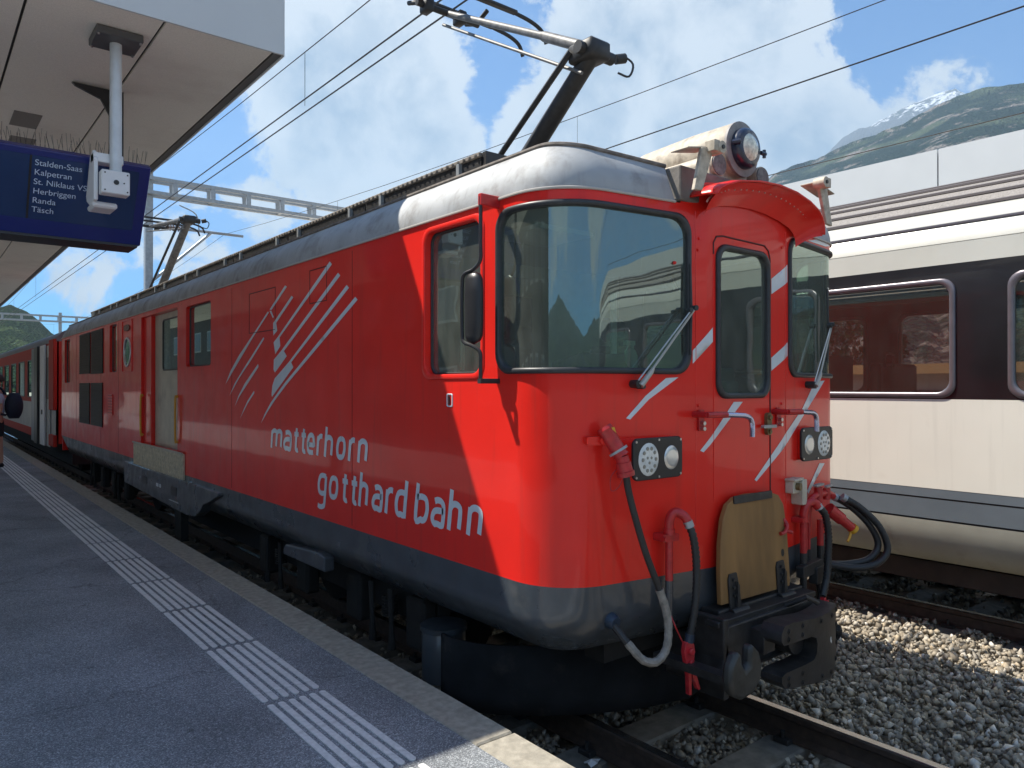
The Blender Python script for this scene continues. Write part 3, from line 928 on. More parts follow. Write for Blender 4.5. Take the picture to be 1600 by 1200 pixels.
# =================================================================== LOCOMOTIVE
LOCO = thing('locomotive', 'red electric locomotive with pale matterhorn gotthard bahn lettering standing at the platform', 'locomotive', (XC, 9.6, 0))
fl = lambda y, z, h=0.0: BP(FS(y), z, h)                  # flank (y, z, outward)
ff = lambda s, z, h=0.0: BP(s, z, h)                       # body (s, z, outward)
def to_s(poly): return [(FS(a), b) for a, b in poly]
def build_body():
    zero = lambda z: 0.0
    rows = list(np.arange(1.08, 2.93, .075))
    # openings ---------------------------------------------------------
    ws_l = rrect(-1.665, -.492, 2.052, 2.876, .10)
    ws_r = rrect(.415, 1.60, 2.045, 2.884, .10)
    dw = rrect(-.306, .194, 1.925, 2.752, .085)
    cabwin = rrect(3.105, 3.640, 2.058, 2.868, .06)                     # y coordinates on the flank
    w2 = rrect(7.565, 8.415, 2.200, 2.845, .045)
    door = [(8.74, 1.262), (10.41, 1.262), (10.41, 2.872), (8.74, 2.872)]
    nar = rrect(11.87, 12.36, 2.20, 2.895, .04)
    small = rrect(15.88, 16.50, 2.06, 2.875, .04)
    oval = ellipse(11.20, 2.46, .215, .205, 28)
    holes = [ws_l, ws_r, dw] + [[(FS(a), b) for a, b in h][::-1] for h in (cabwin, w2, door, nar, small, oval)]
    holes = [resample(h, .035 if k < 3 else .3) for k, h in enumerate(holes)]
    s0, s1 = PS[0] + .001, PS[-1] - .001
    top = 2.93
    pc = .56
    outer = [(s0, 1.04)] + [(s, 1.04) for s in PS[1:-1]] + [(s1, 1.04), (s1, top)] + [(s, top) for s in reversed(PS[1:-1]) if s > pc + .001]
    outer += [(pc, top), (pc, 2.96), (.50, 3.02), (.38, 3.06), (.2, 3.085), (0, 3.095), (-.2, 3.085), (-.38, 3.06), (-.50, 3.02), (-pc, 2.96), (-pc, top)]
    outer += [(s, top) for s in reversed(PS[1:-1]) if s < -pc - .001] + [(s0, top)]
    body_sheet('body_shell', outer, holes, zero, RED, LOCO, rows)
    # dark skirt
    def skp(z):
        return .0 if z > .90 else .135 * ((.90 - z) / .20) ** 2
    zb = .70
    outer = [(s0, zb)] + [(s, zb) for s in PS[1:-1]] + [(s1, zb), (s1, 1.0398)] + [(s, 1.0398) for s in reversed(PS[1:-1])] + [(s0, 1.0398)]
    body_sheet('skirt', outer, [], skp, DARK, LOCO, [.72, .74, .77, .80, .83, .86, .89, .93, .98])
    mb = MB(); mb.box(XC - HW + .12, XC + HW - .12, YF + .35, YR - .02, .72, .76)
    mb.build('floor_pan', UNDER, LOCO, smooth=False)
    # silver cant
    def svp(z):
        k = max(0, (z - 2.931) / .25)
        return -.004 + .135 * k ** 2.2
    zt = 3.18
    for sg in (-1, 1):
        lim = sorted([sg * (s0 if sg < 0 else s1) * sg, sg * .60])
        a, b = (s0, -.60) if sg < 0 else (.60, s1)
        ss = [a] + [s for s in PS if a + .01 < s < b - .01] + [b]
        def zlo(s):
            return 2.931
        def zhi(s):
            e = max(0, 1 - (abs(s) - .60) / .8)
            return zt - .055 * e
        outer = [(s, zlo(s)) for s in ss] + [(s, zhi(s)) for s in reversed(ss)]
        body_sheet('cantrail', outer, [], svp, SILVER, LOCO, [2.95, 2.98, 3.01, 3.04, 3.07, 3.10, 3.13, 3.16])
        # gutter lip under the silver band and weathered rim on top
        mb = MB(); mb.tube([ff(s, 2.931, .007) for s in ss], .0075, 6)
        mb.build('gutter_lip', pbr('gutter_lip', (.45, .42, .38), .5), LOCO)
        mb = MB(); mb.tube([ff(s, zhi(s) + .004, -svp(zhi(s)) + .002) for s in ss], .0125, 7)
        mb.build('roof_rim', RIM, LOCO)
    # roof top: ribs between the two rims
    ys = [y for (x, y), s in zip(PL, PS) if s <= -.59]
    left = [ff(s, zt - .055 * max(0, 1 - (abs(s) - .60) / .8), -.13) for s in PS if s <= -.59]
    mb = MB(); nx = 14
    vs = []
    for (x, y, z) in left:
        for k in range(nx + 1):
            t = k / nx; xx = x + (2 * XC - 2 * x) * t
            w = max(0, 1 - ((xx - XC) / (XC - x)) ** 2)
            vs.append((xx, y, z + (.12 * w ** .8) * (.12 + .88 * min(1, max(0, (y - 2.6) / .9)))))
    fs = []
    for j in range(len(left) - 1):
        for k in range(nx):
            fs.append((j * (nx + 1) + k, (j + 1) * (nx + 1) + k, (j + 1) * (nx + 1) + k + 1, j * (nx + 1) + k + 1))
    mb.add(vs, fs)
    mb.build('roof', ROOFTOP, LOCO, ang=50)
    # closing of the front roof edge between the brackets
    mb = MB(); mb.box(XC - .58, XC + .58, YF + .012, YF + .14, 2.94, 3.12)
    mb.build('roof_front_beam', ROOFTOP, LOCO, smooth=False, bevel=.01)
    # rear wall
    mb = MB(); mb.box(XC - HW + .01, XC + HW - .01, YR - .03, YR, .75, 2.93); mb.build('rear_wall', REDP, LOCO, smooth=False)
    mb = MB(); mb.prism([(XC - HW, 2.93), (XC - HW + .05, 3.06), (XC - HW + .13, 3.18), (XC - .5, 3.28), (XC + .5, 3.28), (XC + HW - .13, 3.18), (XC + HW, 2.93)], lambda a, b, h: (a, h, b), YR - .02, YR)
    mb.build('rear_roof_wall', SILVER, LOCO, smooth=False)

    # window frames and panes --------------------------------------------
    def window(poly, w=.026, h=.014, fr_name='windscreen', glass=GLASS, gd=-.006, mat=RUBBER, dense=.08):
        mb = MB(); seal(mb, poly if fr_name != 'x' else poly, ff, w, h, .02)
        f = mb.build(fr_name, mat, LOCO, ang=60)
        mb = MB(); pane(mb, scale_poly(poly, w * .9), ff, gd, dense)
        mb.build('pane', glass, f, ang=179)
        return f
    window(resample(ws_l, .03), .030, .016, 'windscreen', dense=.04)
    window(resample(ws_r, .03), .030, .016, 'windscreen', dense=.04)
    window(resample(dw, .05), .030, .018, 'door_window')
    for poly, g, w in ((cabwin, GLASS, .012), (w2, GLASSD, .016), (nar, GLASSD, .016), (small, GLASSD, .018)):
        p = resample(to_s(poly), .06)
        mb = MB(); rim(mb, p, ff, 0.001, -.045); mb.build('window_recess', REDP, LOCO, ang=50)
        f = MB(); seal(f, p, lambda a, b, h: ff(a, b, h - .040), w, .006)
        fo = f.build('window_frame', RUBBER, LOCO, ang=60)
        m = MB(); pane(m, scale_poly(p, w * .9), ff, -.042, .3); m.build('pane', g, fo, ang=179)
    # pale vertical bar seen in the cab side window, and the dusty lower half of the sliding pane
    mb = MB(); mb.box(XC - HW + .06, XC - HW + .075, 3.36, 3.376, 2.08, 2.60); mb.build('window_slide_bar', WHITE, LOCO, smooth=False)
    # raised red surround of the cab side window
    mb = MB(); seal(mb, resample(to_s(rrect(3.075, 3.672, 2.028, 2.895, .08)), .06), ff, .03, .007, .001); mb.build('window_surround', REDP, LOCO, ang=60)
    # oval plate window with crest panel
    p = to_s(oval)
    mb = MB(); seal(mb, p, ff, .03, .012); fo = mb.build('oval_window_frame', STEEL, LOCO, ang=60)
    m = MB(); pane(m, scale_poly(p, .025), ff, -.005, .3); m.build('pane', GLASSD, fo)
    mb = MB(); seal(mb, resample(to_s(rrect(10.90, 11.49, 2.19, 2.90, .02)), .1), ff, .012, .010, .001); mb.build('panel_frame', REDP, LOCO, ang=60)
    mb = MB(); mb.prism([(FS(a), b) for a, b in ellipse(11.2, 2.79, .17, .045, 20)], ff, .001, .014); mb.build('crest', pbr('crest_relief', (.20, .08, .06), .4, metal=.4, bump=.004, bscale=60, var=.5, vscale=40), LOCO)

    # luggage door ---------------------------------------------------------
    p = to_s(door)
    mb = MB(); rim(mb, p, ff, .001, -.10); mb.build('door_jamb', REDP, LOCO, smooth=False)
    dwin = rrect(8.85, 9.67, 2.18, 2.80, .05)
    d = MB()
    V, F = sheet2d([(FS(8.745), 1.265), (FS(8.745), 2.868), (FS(10.02), 2.868), (FS(10.02), 1.265)], [to_s(dwin)])
    d.add([ff(a, b, -.075) for a, b in V], F)
    do = d.build('side_door', DOORM, LOCO, smooth=False)
    m = MB(); seal(m, resample(to_s(dwin), .1), lambda a, b, h: ff(a, b, h - .075), .018, .006); wf = m.build('window_frame', RUBBER, do, ang=60)
    m = MB(); pane(m, scale_poly(to_s(dwin), .015), ff, -.078, .3); m.build('pane', GLASSD, wf)
    m = MB(); m.prism([(FS(10.03), 1.265), (FS(10.40), 1.265), (FS(10.40), 2.868), (FS(10.03), 2.868)], ff, -.09, -.03); m.build('door_pocket_panel', REDP, LOCO, smooth=False)
    for y0 in (10.31, 8.72):
        m = MB(); m.tube(smooth_path([ff(FS(y0), 1.39, -.0), ff(FS(y0), 1.40, .028), ff(FS(y0), 1.86, .028), ff(FS(y0), 1.87, 0)], 4), .0125, 8); m.build('grab_bar', YELLOW, LOCO)
    # tread plate below the door with raised ribs
    m = MB(); m.prism([(FS(8.44), .945), (FS(10.73), .945), (FS(10.73), 1.262), (FS(8.44), 1.262)], ff, .004, .022)
    tp = m.build('tread_plate', TREAD, LOCO, smooth=False)
    m = MB()
    for i in range(26):
        for k in range(7):
            y = 8.50 + i * .087; z = .97 + k * .042
            dd = .014 if (i + k) % 2 else -.014
            a, b, c, e = ff(FS(y - .012), z - dd, .0225), ff(FS(y + .012), z - dd + .006, .0225), ff(FS(y + .012), z + dd + .004, .0225), ff(FS(y - .012), z + dd - .002, .0225)
            m.add([a, b, c, e, ff(FS(y), z, .030)], [(0, 1, 4), (1, 2, 4), (2, 3, 4), (3, 0, 4)])
    m.build('tread_studs', TREAD, tp, smooth=False, kind='stuff')
    m = MB(); m.tube([ff(FS(8.45), 1.268, .03), ff(FS(10.72), 1.268, .03)], .012, 6); m.build('sill_strip', DOORM, LOCO)

    # ventilation grilles with slats ----------------------------------------
    for y0, y1, z0, z1 in ((13.86, 14.83, 2.205, 2.885), (12.82, 13.76, 2.195, 2.885), (13.90, 14.83, 1.368, 2.05), (12.85, 13.78, 1.368, 2.05)):
        m = MB(); m.prism([(FS(y0), z0), (FS(y1), z0), (FS(y1), z1), (FS(y0), z1)], ff, .002, .010); g = m.build('ventilation_grille', GRILLE, LOCO, smooth=False)
        m = MB()
        n = 17
        for i in range(n):
            z = z0 + (z1 - z0) * (i + .5) / n
            m.add([ff(FS(y0 + .01), z - .016, .022), ff(FS(y1 - .01), z - .016, .022), ff(FS(y1 - .01), z + .012, .0105), ff(FS(y0 + .01), z + .012, .0105)], [(0, 1, 2, 3)])
        m.build('louvre_slats', GRILLE, g, smooth=False)
    m = MB(); m.prism([(FS(12.10), 1.57), (FS(12.42), 1.57), (FS(12.42), 1.88), (FS(12.10), 1.88)], ff, .002, .010); g = m.build('inspection_grille', REDP, LOCO, smooth=False)
    m = MB()
    for i in range(7):
        z = 1.60 + i * .042
        m.prism([(FS(12.13), z), (FS(12.39), z), (FS(12.39), z + .014), (FS(12.13), z + .014)], ff, .0105, .016)
    m.build('louvre_slats', RED2, g, smooth=False)
    # flush hatches (hairline seams)
    for y0, y1, z0, z1 in ((4.94, 5.235, 2.60, 2.85), (5.9, 6.5, 2.45, 2.80)):
        m = MB(); seal(m, resample(to_s([(y0, z0), (y1, z0), (y1, z1), (y0, z1)]), .2), ff, .007, .0022, .0005); m.build('hatch_seam', pbr('seam_dark', (.09, .01, .01), .6), LOCO, smooth=False)
    for y in (4.55, 6.95, 8.6, 11.75, 13.0, 15.2):
        m = MB(); m.tube([ff(FS(y), z, .0004) for z in ((2.90, 2.2, 1.6, 1.06) if y not in (8.6,) else (2.90, 2.88))], .0022, 5); m.build('panel_seam', pbr('seam_dark_red', (.22, .015, .012), .6), LOCO)  # darker red line marks each panel joint
    # small release lever pocket below the cab window
    m = MB(); seal(m, resample(to_s(rrect(3.362, 3.420, 1.878, 1.952, .012)), .03), ff, .008, .004, .001); pk = m.build('lever_pocket', DECAL, LOCO, ang=60)
    m = MB(); m.prism(to_s(rrect(3.388, 3.396, 1.892, 1.938, .003, 2)), ff, .001, .008); m.build('lever', RUBBER, pk)
    # sand box lid and steps on the skirt
    prof = [(7.20, .985), (11.15, .985), (11.15, .90), (11.15, .70), (8.25, .64), (7.95, .66), (7.78, .73), (7.66, .82), (7.50, .86), (7.20, .955)]
    m = MB(); m.prism([(FS(a), b) for a, b in prof], ff, -.06, .045); sb = m.build('side_box', DARK, LOCO, smooth=False, bevel=.008)
    for y in (8.6, 9.9):
        m = MB(); m.prism(to_s(rrect(y, y + .22, .79, .89, .01, 2)), ff, .046, .049); m.build('step_recess', BLACK, sb, smooth=False)
    m = MB(); m.prism(to_s(rrect(8.50, 8.86, .73, .735, .002, 2)), ff, .0455, .060); m.build('step_edge', GALV, sb, smooth=False)
    m = MB()
    for y, w in ((9.30, .05), (9.43, .07)):
        m.prism(to_s(rrect(y - w, y + w * .4, .82, .86, .008, 2)), ff, .0455, .0475)
    m.build('stencil_marking', DECAL, sb, smooth=False)
    m = MB(); m.box(2.34, 2.42, 8.75, 9.0, .28, .64); m.box(2.30, 2.42, 8.72, 9.03, .27, .285); m.build('step_bracket', UNDER, LOCO, smooth=False)
    m = MB(); m.prism([(FS(4.92), .68), (FS(4.92), .78), (FS(5.02), .80), (FS(5.62), .765), (FS(5.66), .72), (FS(5.66), .68)], ff, -.05, .03); hb = m.build('bogie_hanger_box', DARK, LOCO, smooth=False, bevel=.01)
build_body()

# ---- lettering: monoline glyphs laid on the flank
GL = {
 'm': [[(0, 0), (0, .97)], [(0, .80), (.10, .95), (.28, .99), (.44, .93), (.5, .78), (.5, 0)], [(.5, .80), (.60, .94), (.78, .99), (.94, .93), (1, .78), (1, 0)]],
 'n': [[(0, 0), (0, .97)], [(0, .78), (.18, .94), (.5, .99), (.84, .92), (1, .72), (1, 0)]],
 'h': [[(0, 0), (0, 1.52)], [(0, .76), (.2, .93), (.5, .98), (.84, .91), (1, .72), (1, 0)]],
 'r': [[(0, 0), (0, .97)], [(0, .75), (.3, .93), (.65, .99), (1, .97)]],
 'a': [[(.12, .93), (.42, .99), (.78, .94), (1, .72), (1, .02), (.55, -.01), (.22, .02), (.02, .16), (0, .32), (.14, .50), (.45, .57), (1, .575)]],
 'o': [[(.5, .99), (.15, .90), (0, .62), (0, .36), (.15, .09), (.5, 0), (.85, .09), (1, .36), (1, .62), (.85, .90), (.5, .99)]],
 'e': [[(1, .04), (.55, -.01), (.15, .10), (0, .36), (0, .62), (.15, .90), (.5, .99), (.85, .90), (1, .62), (1, .45), (0, .45)]],
 't': [[(.12, 1.28), (.12, .25), (.3, .04), (.85, 0)], [(-.52, .93), (.80, .93)]],
 'g': [[(1, .96), (.5, .99), (.15, .90), (0, .62), (0, .40), (.15, .14), (.5, .06), (1, .10)], [(1, .98), (1, -.22), (.82, -.42), (.40, -.47), (.05, -.42)]],
 'd': [[(1, .96), (.5, .99), (.15, .90), (0, .62), (0, .36), (.15, .08), (.5, 0), (1, .02)], [(1, 1.52), (1, .0)]],
 'b': [[(0, 1.52), (0, .02), (.5, 0), (.85, .08), (1, .36), (1, .62), (.85, .90), (.5, .99), (0, .94)]],
}
def stroke_poly(pts, w):
    P = [Vector(p) for p in pts]
    L, R = [], []
    for i, p in enumerate(P):
        if i == 0: d = (P[1] - P[0]).normalized(); n = Vector((-d.y, d.x)); k = 1
        elif i == len(P) - 1: d = (P[-1] - P[-2]).normalized(); n = Vector((-d.y, d.x)); k = 1
        else:
            d0 = (P[i] - P[i - 1]).normalized(); d1 = (P[i + 1] - P[i]).normalized()
            n0 = Vector((-d0.y, d0.x)); n1 = Vector((-d1.y, d1.x)); n = (n0 + n1)
            n = n.normalized() if n.length > 1e-6 else n0
            k = min(1 / max(.3, n.dot(n0)), 1.6)
        L.append(p + n * w * k); R.append(p - n * w * k)
    return L, R
def rounded(pts):
    """soften interior corners of a stroke"""
    if len(pts) < 3: return pts
    v = smooth_path([(a, b, 0) for a, b in pts], 4)
    return [(p.x, p.y) for p in v]
def write_line(chars, base, xh, stroke, slant=.17):
    lev = .0022
    for ch, yl, yr in chars:
        m = MB()
        wdt = (yl - yr) - stroke
        if ch in 't': wdt = .060
        for si, st in enumerate(GL[ch]):
            pts = []
            sp = st if len(st) == 2 else rounded(st)
            for a, b in sp:
                z = base + stroke * .35 + b * (xh - stroke * .7) if 0 < b else base + (stroke * .5 if (b <= 0 and ch not in 'g' and len(st) > 2) else 0) + b * xh
                y = yl - stroke / 2 - a * wdt - (z - base) * slant * .9
                pts.append((FS(y), z))
            L, R = stroke_poly(pts, stroke / 2)
            h = lev + si * .0005
            vs = [ff(p.x, p.y, h) for p in L] + [ff(p.x, p.y, h) for p in R]
            n = len(L)
            m.add(vs, [(i, i + 1, n + i + 1, n + i) for i in range(n - 1)])
        m.build('letter', DECAL, LOCO, smooth=False)
write_line([('m', 5.997, 5.761), ('a', 5.735, 5.576), ('t', 5.515, 5.45), ('t', 5.380, 5.32), ('e', 5.288, 5.152), ('r', 5.115, 5.010), ('h', 4.987, 4.850), ('o', 4.797, 4.655), ('r', 4.612, 4.510), ('n', 4.478, 4.343)], 1.490, .158, .036)
write_line([('g', 5.098, 4.950), ('o', 4.912, 4.768), ('t', 4.695, 4.62), ('t', 4.560, 4.49), ('h', 4.464, 4.335), ('a', 4.283, 4.145), ('r', 4.112, 4.008), ('d', 3.994, 3.855), ('b', 3.764, 3.614), ('a', 3.588, 3.448), ('h', 3.418, 3.286), ('n', 3.236, 3.102)], 1.204, .165, .036)

# ---- mountain logo and diagonal stripes (flat pale film on the paint)
def film(poly, h=.0022, name='logo_stripe'):
    """polygon film following the body surface"""
    s0 = min(p[0] for p in poly); s1 = max(p[0] for p in poly); z0 = min(p[1] for p in poly); z1 = max(p[1] for p in poly)
    cols = [s for s in PS if s0 < s < s1]
    V, F = sheet2d(resample(poly, .05), [], cols + list(np.arange(s0 + .03, s1, .06)), np.arange(z0 + .02, z1, .05))
    m = MB(); m.add([ff(a, b, h) for a, b in V], F)
    return m.build(name, DECAL, LOCO, smooth=True, ang=179)
LOGO = [
 [(-4.328, 2.789), (-4.29, 2.774), (-4.613, 2.617), (-4.654, 2.624)],
 [(-4.654, 2.611), (-4.617, 2.613), (-4.561, 2.555), (-4.585, 2.55)],
 [(-4.692, 2.611), (-4.667, 2.601), (-5.024, 2.42), (-5.386, 2.219), (-5.578, 2.112), (-5.759, 2.009), (-5.618, 2.132), (-5.386, 2.271), (-5.024, 2.445)],
 [(-4.199, 2.695), (-4.166, 2.679), (-4.512, 2.504), (-4.487, 2.441), (-4.573, 2.405), (-4.576, 2.508), (-4.536, 2.527)],
 [(-3.524, 2.873), (-3.49, 2.848), (-4.439, 2.384), (-4.424, 2.314), (-4.53, 2.251), (-4.567, 2.35), (-4.49, 2.383)],
 [(-3.392, 2.778), (-3.359, 2.754), (-4.351, 2.271), (-4.293, 2.23), (-4.536, 2.103), (-4.567, 2.127), (-4.561, 2.209), (-4.416, 2.271)],
 [(-3.262, 2.679), (-3.227, 2.656), (-4.205, 2.179), (-4.163, 2.14), (-4.598, 1.906), (-4.61, 1.922), (-4.592, 1.998), (-4.542, 2.056), (-4.256, 2.18)],
 [(-3.136, 2.587), (-3.103, 2.564), (-4.299, 2.005), (-4.536, 1.880), (-4.692, 1.785), (-4.848, 1.68), (-4.757, 1.764), (-4.629, 1.857), (-4.416, 1.975), (-4.328, 2.022)],
 [(-4.789, 2.404), (-4.773, 2.389), (-5.094, 2.211), (-5.386, 2.064), (-5.646, 1.903), (-5.5, 2.019), (-5.274, 2.146)],
 [(-4.912, 2.184), (-4.902, 2.157), (-5.201, 1.995), (-5.386, 1.895), (-5.5, 1.805), (-5.404, 1.903), (-5.237, 2.018)],
 [(-5.007, 1.955), (-5.0, 1.934), (-5.165, 1.841), (-5.359, 1.702), (-5.256, 1.795), (-5.165, 1.866)]]
for p in LOGO:
    film([(a - .063, b) for a, b in p])
film([(-.332, 2.302), (-.332, 2.226), (-.478, 2.108), (-.478, 2.176)], name='front_stripe')
film([(-.660, 2.033), (-.575, 2.038), (-.772, 1.926), (-.891, 1.829), (-.916, 1.836), (-.794, 1.944)], name='front_stripe')
film([(.402, 2.710), (.402, 2.606), (.220, 2.520), (.220, 2.608)], name='front_stripe')
film([(.402, 2.252), (.402, 2.171), (.218, 2.080), (.218, 2.155)], name='front_stripe')
film([(-.146, 1.907), (-.062, 1.907), (-.402, 1.647), (-.426, 1.657)], name='front_stripe')
film([(.83, 2.02), (1.0, 2.03), (.069, 1.459), (.049, 1.47), (.372, 1.715), (.63, 1.859)], name='front_stripe')
film([(.906, 1.501), (.996, 1.494), (.72, 1.325), (.700, 1.345)], name='front_stripe')
film([(.72, 2.896), (.86, 2.925), (1.16, 2.925), (1.02, 2.902)], name='front_stripe')

# ---- cab front equipment
def build_front():
    # door seams (recessed dark line with raised lips)
    def seam(pts, w=.006, name='door_seam'):
        m = MB(); m.tube([ff(a, b, .0005) for a, b in pts], w * .5, 6)
        return m.build(name, pbr('seam_dark', (.09, .01, .01), .6), LOCO)
    seam([(.207, 1.39)] + [(.207, z) for z in np.arange(1.5, 2.70, .1)] + [(.207, 2.72), (.19, 2.765), (.15, 2.79), (-.24, 2.795), (-.30, 2.785), (-.325, 2.75), (-.325, 2.69)], .010)
    m = MB(); m.tube([ff(-.325, z, .001) for z in (2.69, 2.4, 2.0, 1.6, 1.38)], .0025, 5); m.build('door_seam', REDP, LOCO)
    # front fold lines of the body shell
    for s in (-.455, .38):
        m = MB(); m.tube([ff(s, z, -.001) for z in (1.05, 1.6, 2.2, 2.9)], .004, 6); m.build('panel_fold', REDP, LOCO)
    # rivets
    m = MB()
    for s, z in ((-.438, 1.893), (.325, 1.892), (-.43, 2.76), (.33, 2.80), (-.60, 2.62), (-.44, 2.70)):
        a = ff(s, z, -.002); b = ff(s, z, .008); m.cyl(a, b, .010, 8, .006)
    m.build('rivets', REDP, LOCO, kind='stuff')

    # headlights: red housing, black bezel, two round lenses, facing straight ahead
    YL = 2.40
    for sg in (-1, 1):
        c = 2.850 if sg < 0 else 4.345
        hf = lambda a, b, h: (a, YL - h, b)
        m = MB(); m.prism(rrect(c - .172, c + .172, 1.545, 1.735, .035), hf, -.09, -.002)
        hl = m.build('headlight', REDP, LOCO, smooth=True, ang=30)
        m = MB(); m.prism(rrect(c - .183, c + .183, 1.538, 1.742, .035), hf, -.002, .014); bz = m.build('bezel', BLACK, hl, smooth=True, ang=30, bevel=.004)
        for q, r, big in ((sg * .075, .080, True), (-sg * .096, .060, False)):
            cc = c + q
            m = MB(); n = 24
            vs = [hf(cc, 1.638, .020)]; fs = []
            for rr, hh in ((r * .6, .020), (r * .92, .018), (r, .0145)):
                for k in range(n):
                    t = 2 * math.pi * k / n
                    vs.append(hf(cc + rr * .92 * math.cos(t), 1.638 + rr * math.sin(t), hh))
            for k in range(n):
                k2 = (k + 1) % n
                fs.append((0, 1 + k, 1 + k2))
                for q_ in (0, 1):
                    fs.append((1 + q_ * n + k, 1 + (q_ + 1) * n + k, 1 + (q_ + 1) * n + k2, 1 + q_ * n + k2))
            m.add(vs, fs)
            m.build('lens', LENS if big else REFL, hl)
            if big:
                d = MB()
                for k in range(10):
                    t = 2 * math.pi * k / 10
                    d.cyl(hf(cc + .052 * math.cos(t) * .9, 1.638 + .055 * math.sin(t), .018), hf(cc + .052 * .9 * math.cos(t), 1.638 + .055 * math.sin(t), .0225), .0105, 8, .009)
                for k in range(3):
                    t = 2 * math.pi * k / 3 + .5
                    d.cyl(hf(cc + .016 * math.cos(t), 1.638 + .016 * math.sin(t), .018), hf(cc + .016 * math.cos(t), 1.638 + .016 * math.sin(t), .0225), .008, 6, .007)
                d.build('lamp_elements', pbr('led_element', (.26, .25, .21), .3), hl, kind='stuff')
        m = MB()
        for a, b in ((-.165, .085), (.165, .085), (-.165, -.085), (.165, -.085), (0, .09), (0, -.09)):
            m.cyl(hf(c + a, 1.64 + b, .013), hf(c + a, 1.64 + b, .0185), .006, 8)
        m.build('bezel_screws', STEEL, hl, kind='stuff')
    # grab handles
    for (a0, a1) in ((-.470, -.130), (.235, .580)):
        path = [ff(a0 + .03, 1.846, 0.0), ff(a0, 1.846, .06), ff(a0 + .03, 1.847, .10), ff(a0 + .12, 1.845, .105), ff(a1 - .075, 1.838, .105), ff(a1 - .02, 1.822, .105), ff(a1, 1.785, .105), ff(a1, 1.722, .105)]
        m = MB(); m.tube([path[2], path[3], *smooth_path(path[4:], 4)], .0145, 10)
        h = m.build('grab_handle', CHROME, LOCO)
        m = MB(); m.tube([ff(a0, 1.846, .0), ff(a0, 1.846, .10)], .016, 8); m.tube([ff(a0 - .004, 1.8465, .098), ff(a0 + .12, 1.8455, .1055)], .0165, 8)
        m.prism(rrect(a0 + .025, a0 + .065, 1.76, 1.87, .01, 3), ff, 0, .012)
        m.tube([ff(a0 + .045, 1.845, .01), ff(a0 + .045, 1.845, .10)], .008, 6)
        m.build('handle_bracket', RED2, h)
        m = MB()
        for z in (1.80, 1.772):
            m.cyl(ff(a0 + .045, z, .01), ff(a0 + .045, z, .035), .011, 8)
        m.build('bracket_bolts', STEEL, h)
    # door latch
    m = MB(); m.prism(rrect(.150, .196, 1.715, 1.842, .02, 4), ff, .0, .020); lt = m.build('door_latch', BRASS, LOCO, ang=40)
    m = MB(); m.prism(rrect(.085, .215, 1.757, 1.774, .007, 3), ff, .020, .040); m.build('latch_lever', GALV, lt)
    m = MB(); m.cyl(ff(.173, 1.815, .02), ff(.173, 1.815, .032), .014, 10); m.cyl(ff(.173, 1.735, .02), ff(.173, 1.735, .03), .012, 10); m.build('latch_bolts', BRASS, lt)

    # folding wooden gangway plate
    bx = lambda a, b, h: (a, 2.340 - h + (b - .88) * .06, b)
    poly = [(3.218, .862), (3.222, 1.03), (3.238, 1.17), (3.268, 1.29), (3.315, 1.365), (3.385, 1.398), (3.50, 1.407), (3.72, 1.398), (3.80, 1.375), (3.845, 1.32), (3.868, 1.20), (3.872, 1.00), (3.872, .885), (3.865, .855)]
    poly = [(a + .035, b) for a, b in poly]
    m = MB(); m.prism(poly, bx, 0, .028); bo = m.build('gangway_plate', WOOD, LOCO, smooth=False, bevel=.004)
    m = MB(); m.prism(rrect(3.40, 3.76, 1.366, 1.408, .006, 2), bx, .028, .036); m.build('edge_strip', BLACKMET, bo, smooth=False)
    m = MB(); m.prism(ellipse(3.845, 1.05, .016, .022, 14), bx, .0281, .0285); m.build('finger_hole', BLACK, bo, smooth=False)
    for x in (3.36, 3.81):
        m = MB(); m.prism([(x - .045, .80), (x - .048, .98), (x - .035, 1.01), (x + .025, 1.012), (x + .045, .93), (x + .055, .80)], bx, .028, .040)
        hg = m.build('hinge', BLACKMET, bo, smooth=False, bevel=.003)
        m = MB(); m.cyl((x - .06, 2.285, .815), (x + .075, 2.285, .815), .026, 12); m.prism([(x - .012, .84), (x + .012, .84), (x + .02, .95), (x + .004, .97)], bx, .04, .058)
        m.build('hinge_knuckle', BLACKMET, hg, ang=40)
        m = MB()
        for q in (.90, .94, .98):
            m.cyl(bx(x - .012, q, .038), bx(x - .012, q, .05), .009, 8)
        m.build('hinge_bolts', BLACKMET, hg)
    # small red catch right of the plate
    m = MB(); m.tube([ff(.265, 1.20, .0), ff(.262, 1.20, .07)], .012, 8); m.tube(smooth_path([ff(.262, 1.235, .05), ff(.262, 1.20, .075), ff(.235, 1.165, .075), ff(.20, 1.16, .07)], 3), .011, 8); m.tube([ff(.262, 1.17, .06), ff(.31, 1.155, .075)], .011, 8)
    m.build('plate_catch', RED2, LOCO)

    # ---- left: socket with taped jumper cable
    m = MB(); m.prism(rrect(-1.155, -1.085, 1.715, 1.755, .008, 2), ff, -.005, .05); m.cyl(ff(-1.09, 1.735, .0), ff(-1.09, 1.735, .07), .018, 10)
    sk = m.build('jumper_socket', REDP, LOCO, ang=40)
    a, b = Vector(ff(-1.085, 1.80, .055)), Vector(ff(-1.028, 1.665, .11))
    m = MB(); m.tube([a, a + (b - a) * .1, a + (b - a) * .12, b], [.036, .040, .038, .036], 14); m.build('socket_cap', RED2, sk)
    m = MB(); c0 = a + (b - a) * .78; m.tube([c0, c0 + (b - a) * .07], .048, 14); m.build('locking_ring', GALV, sk)
    d = Vector(ff(-1.010, 1.572, .12))
    m = MB(); m.tube([b, b + (d - b) * .3, b + (d - b) * .32, b + (d - b) * .75, b + (d - b) * .77, d], [.030, .031, .036, .037, .043, .042], 14); m.build('jumper_plug', RED2, sk)
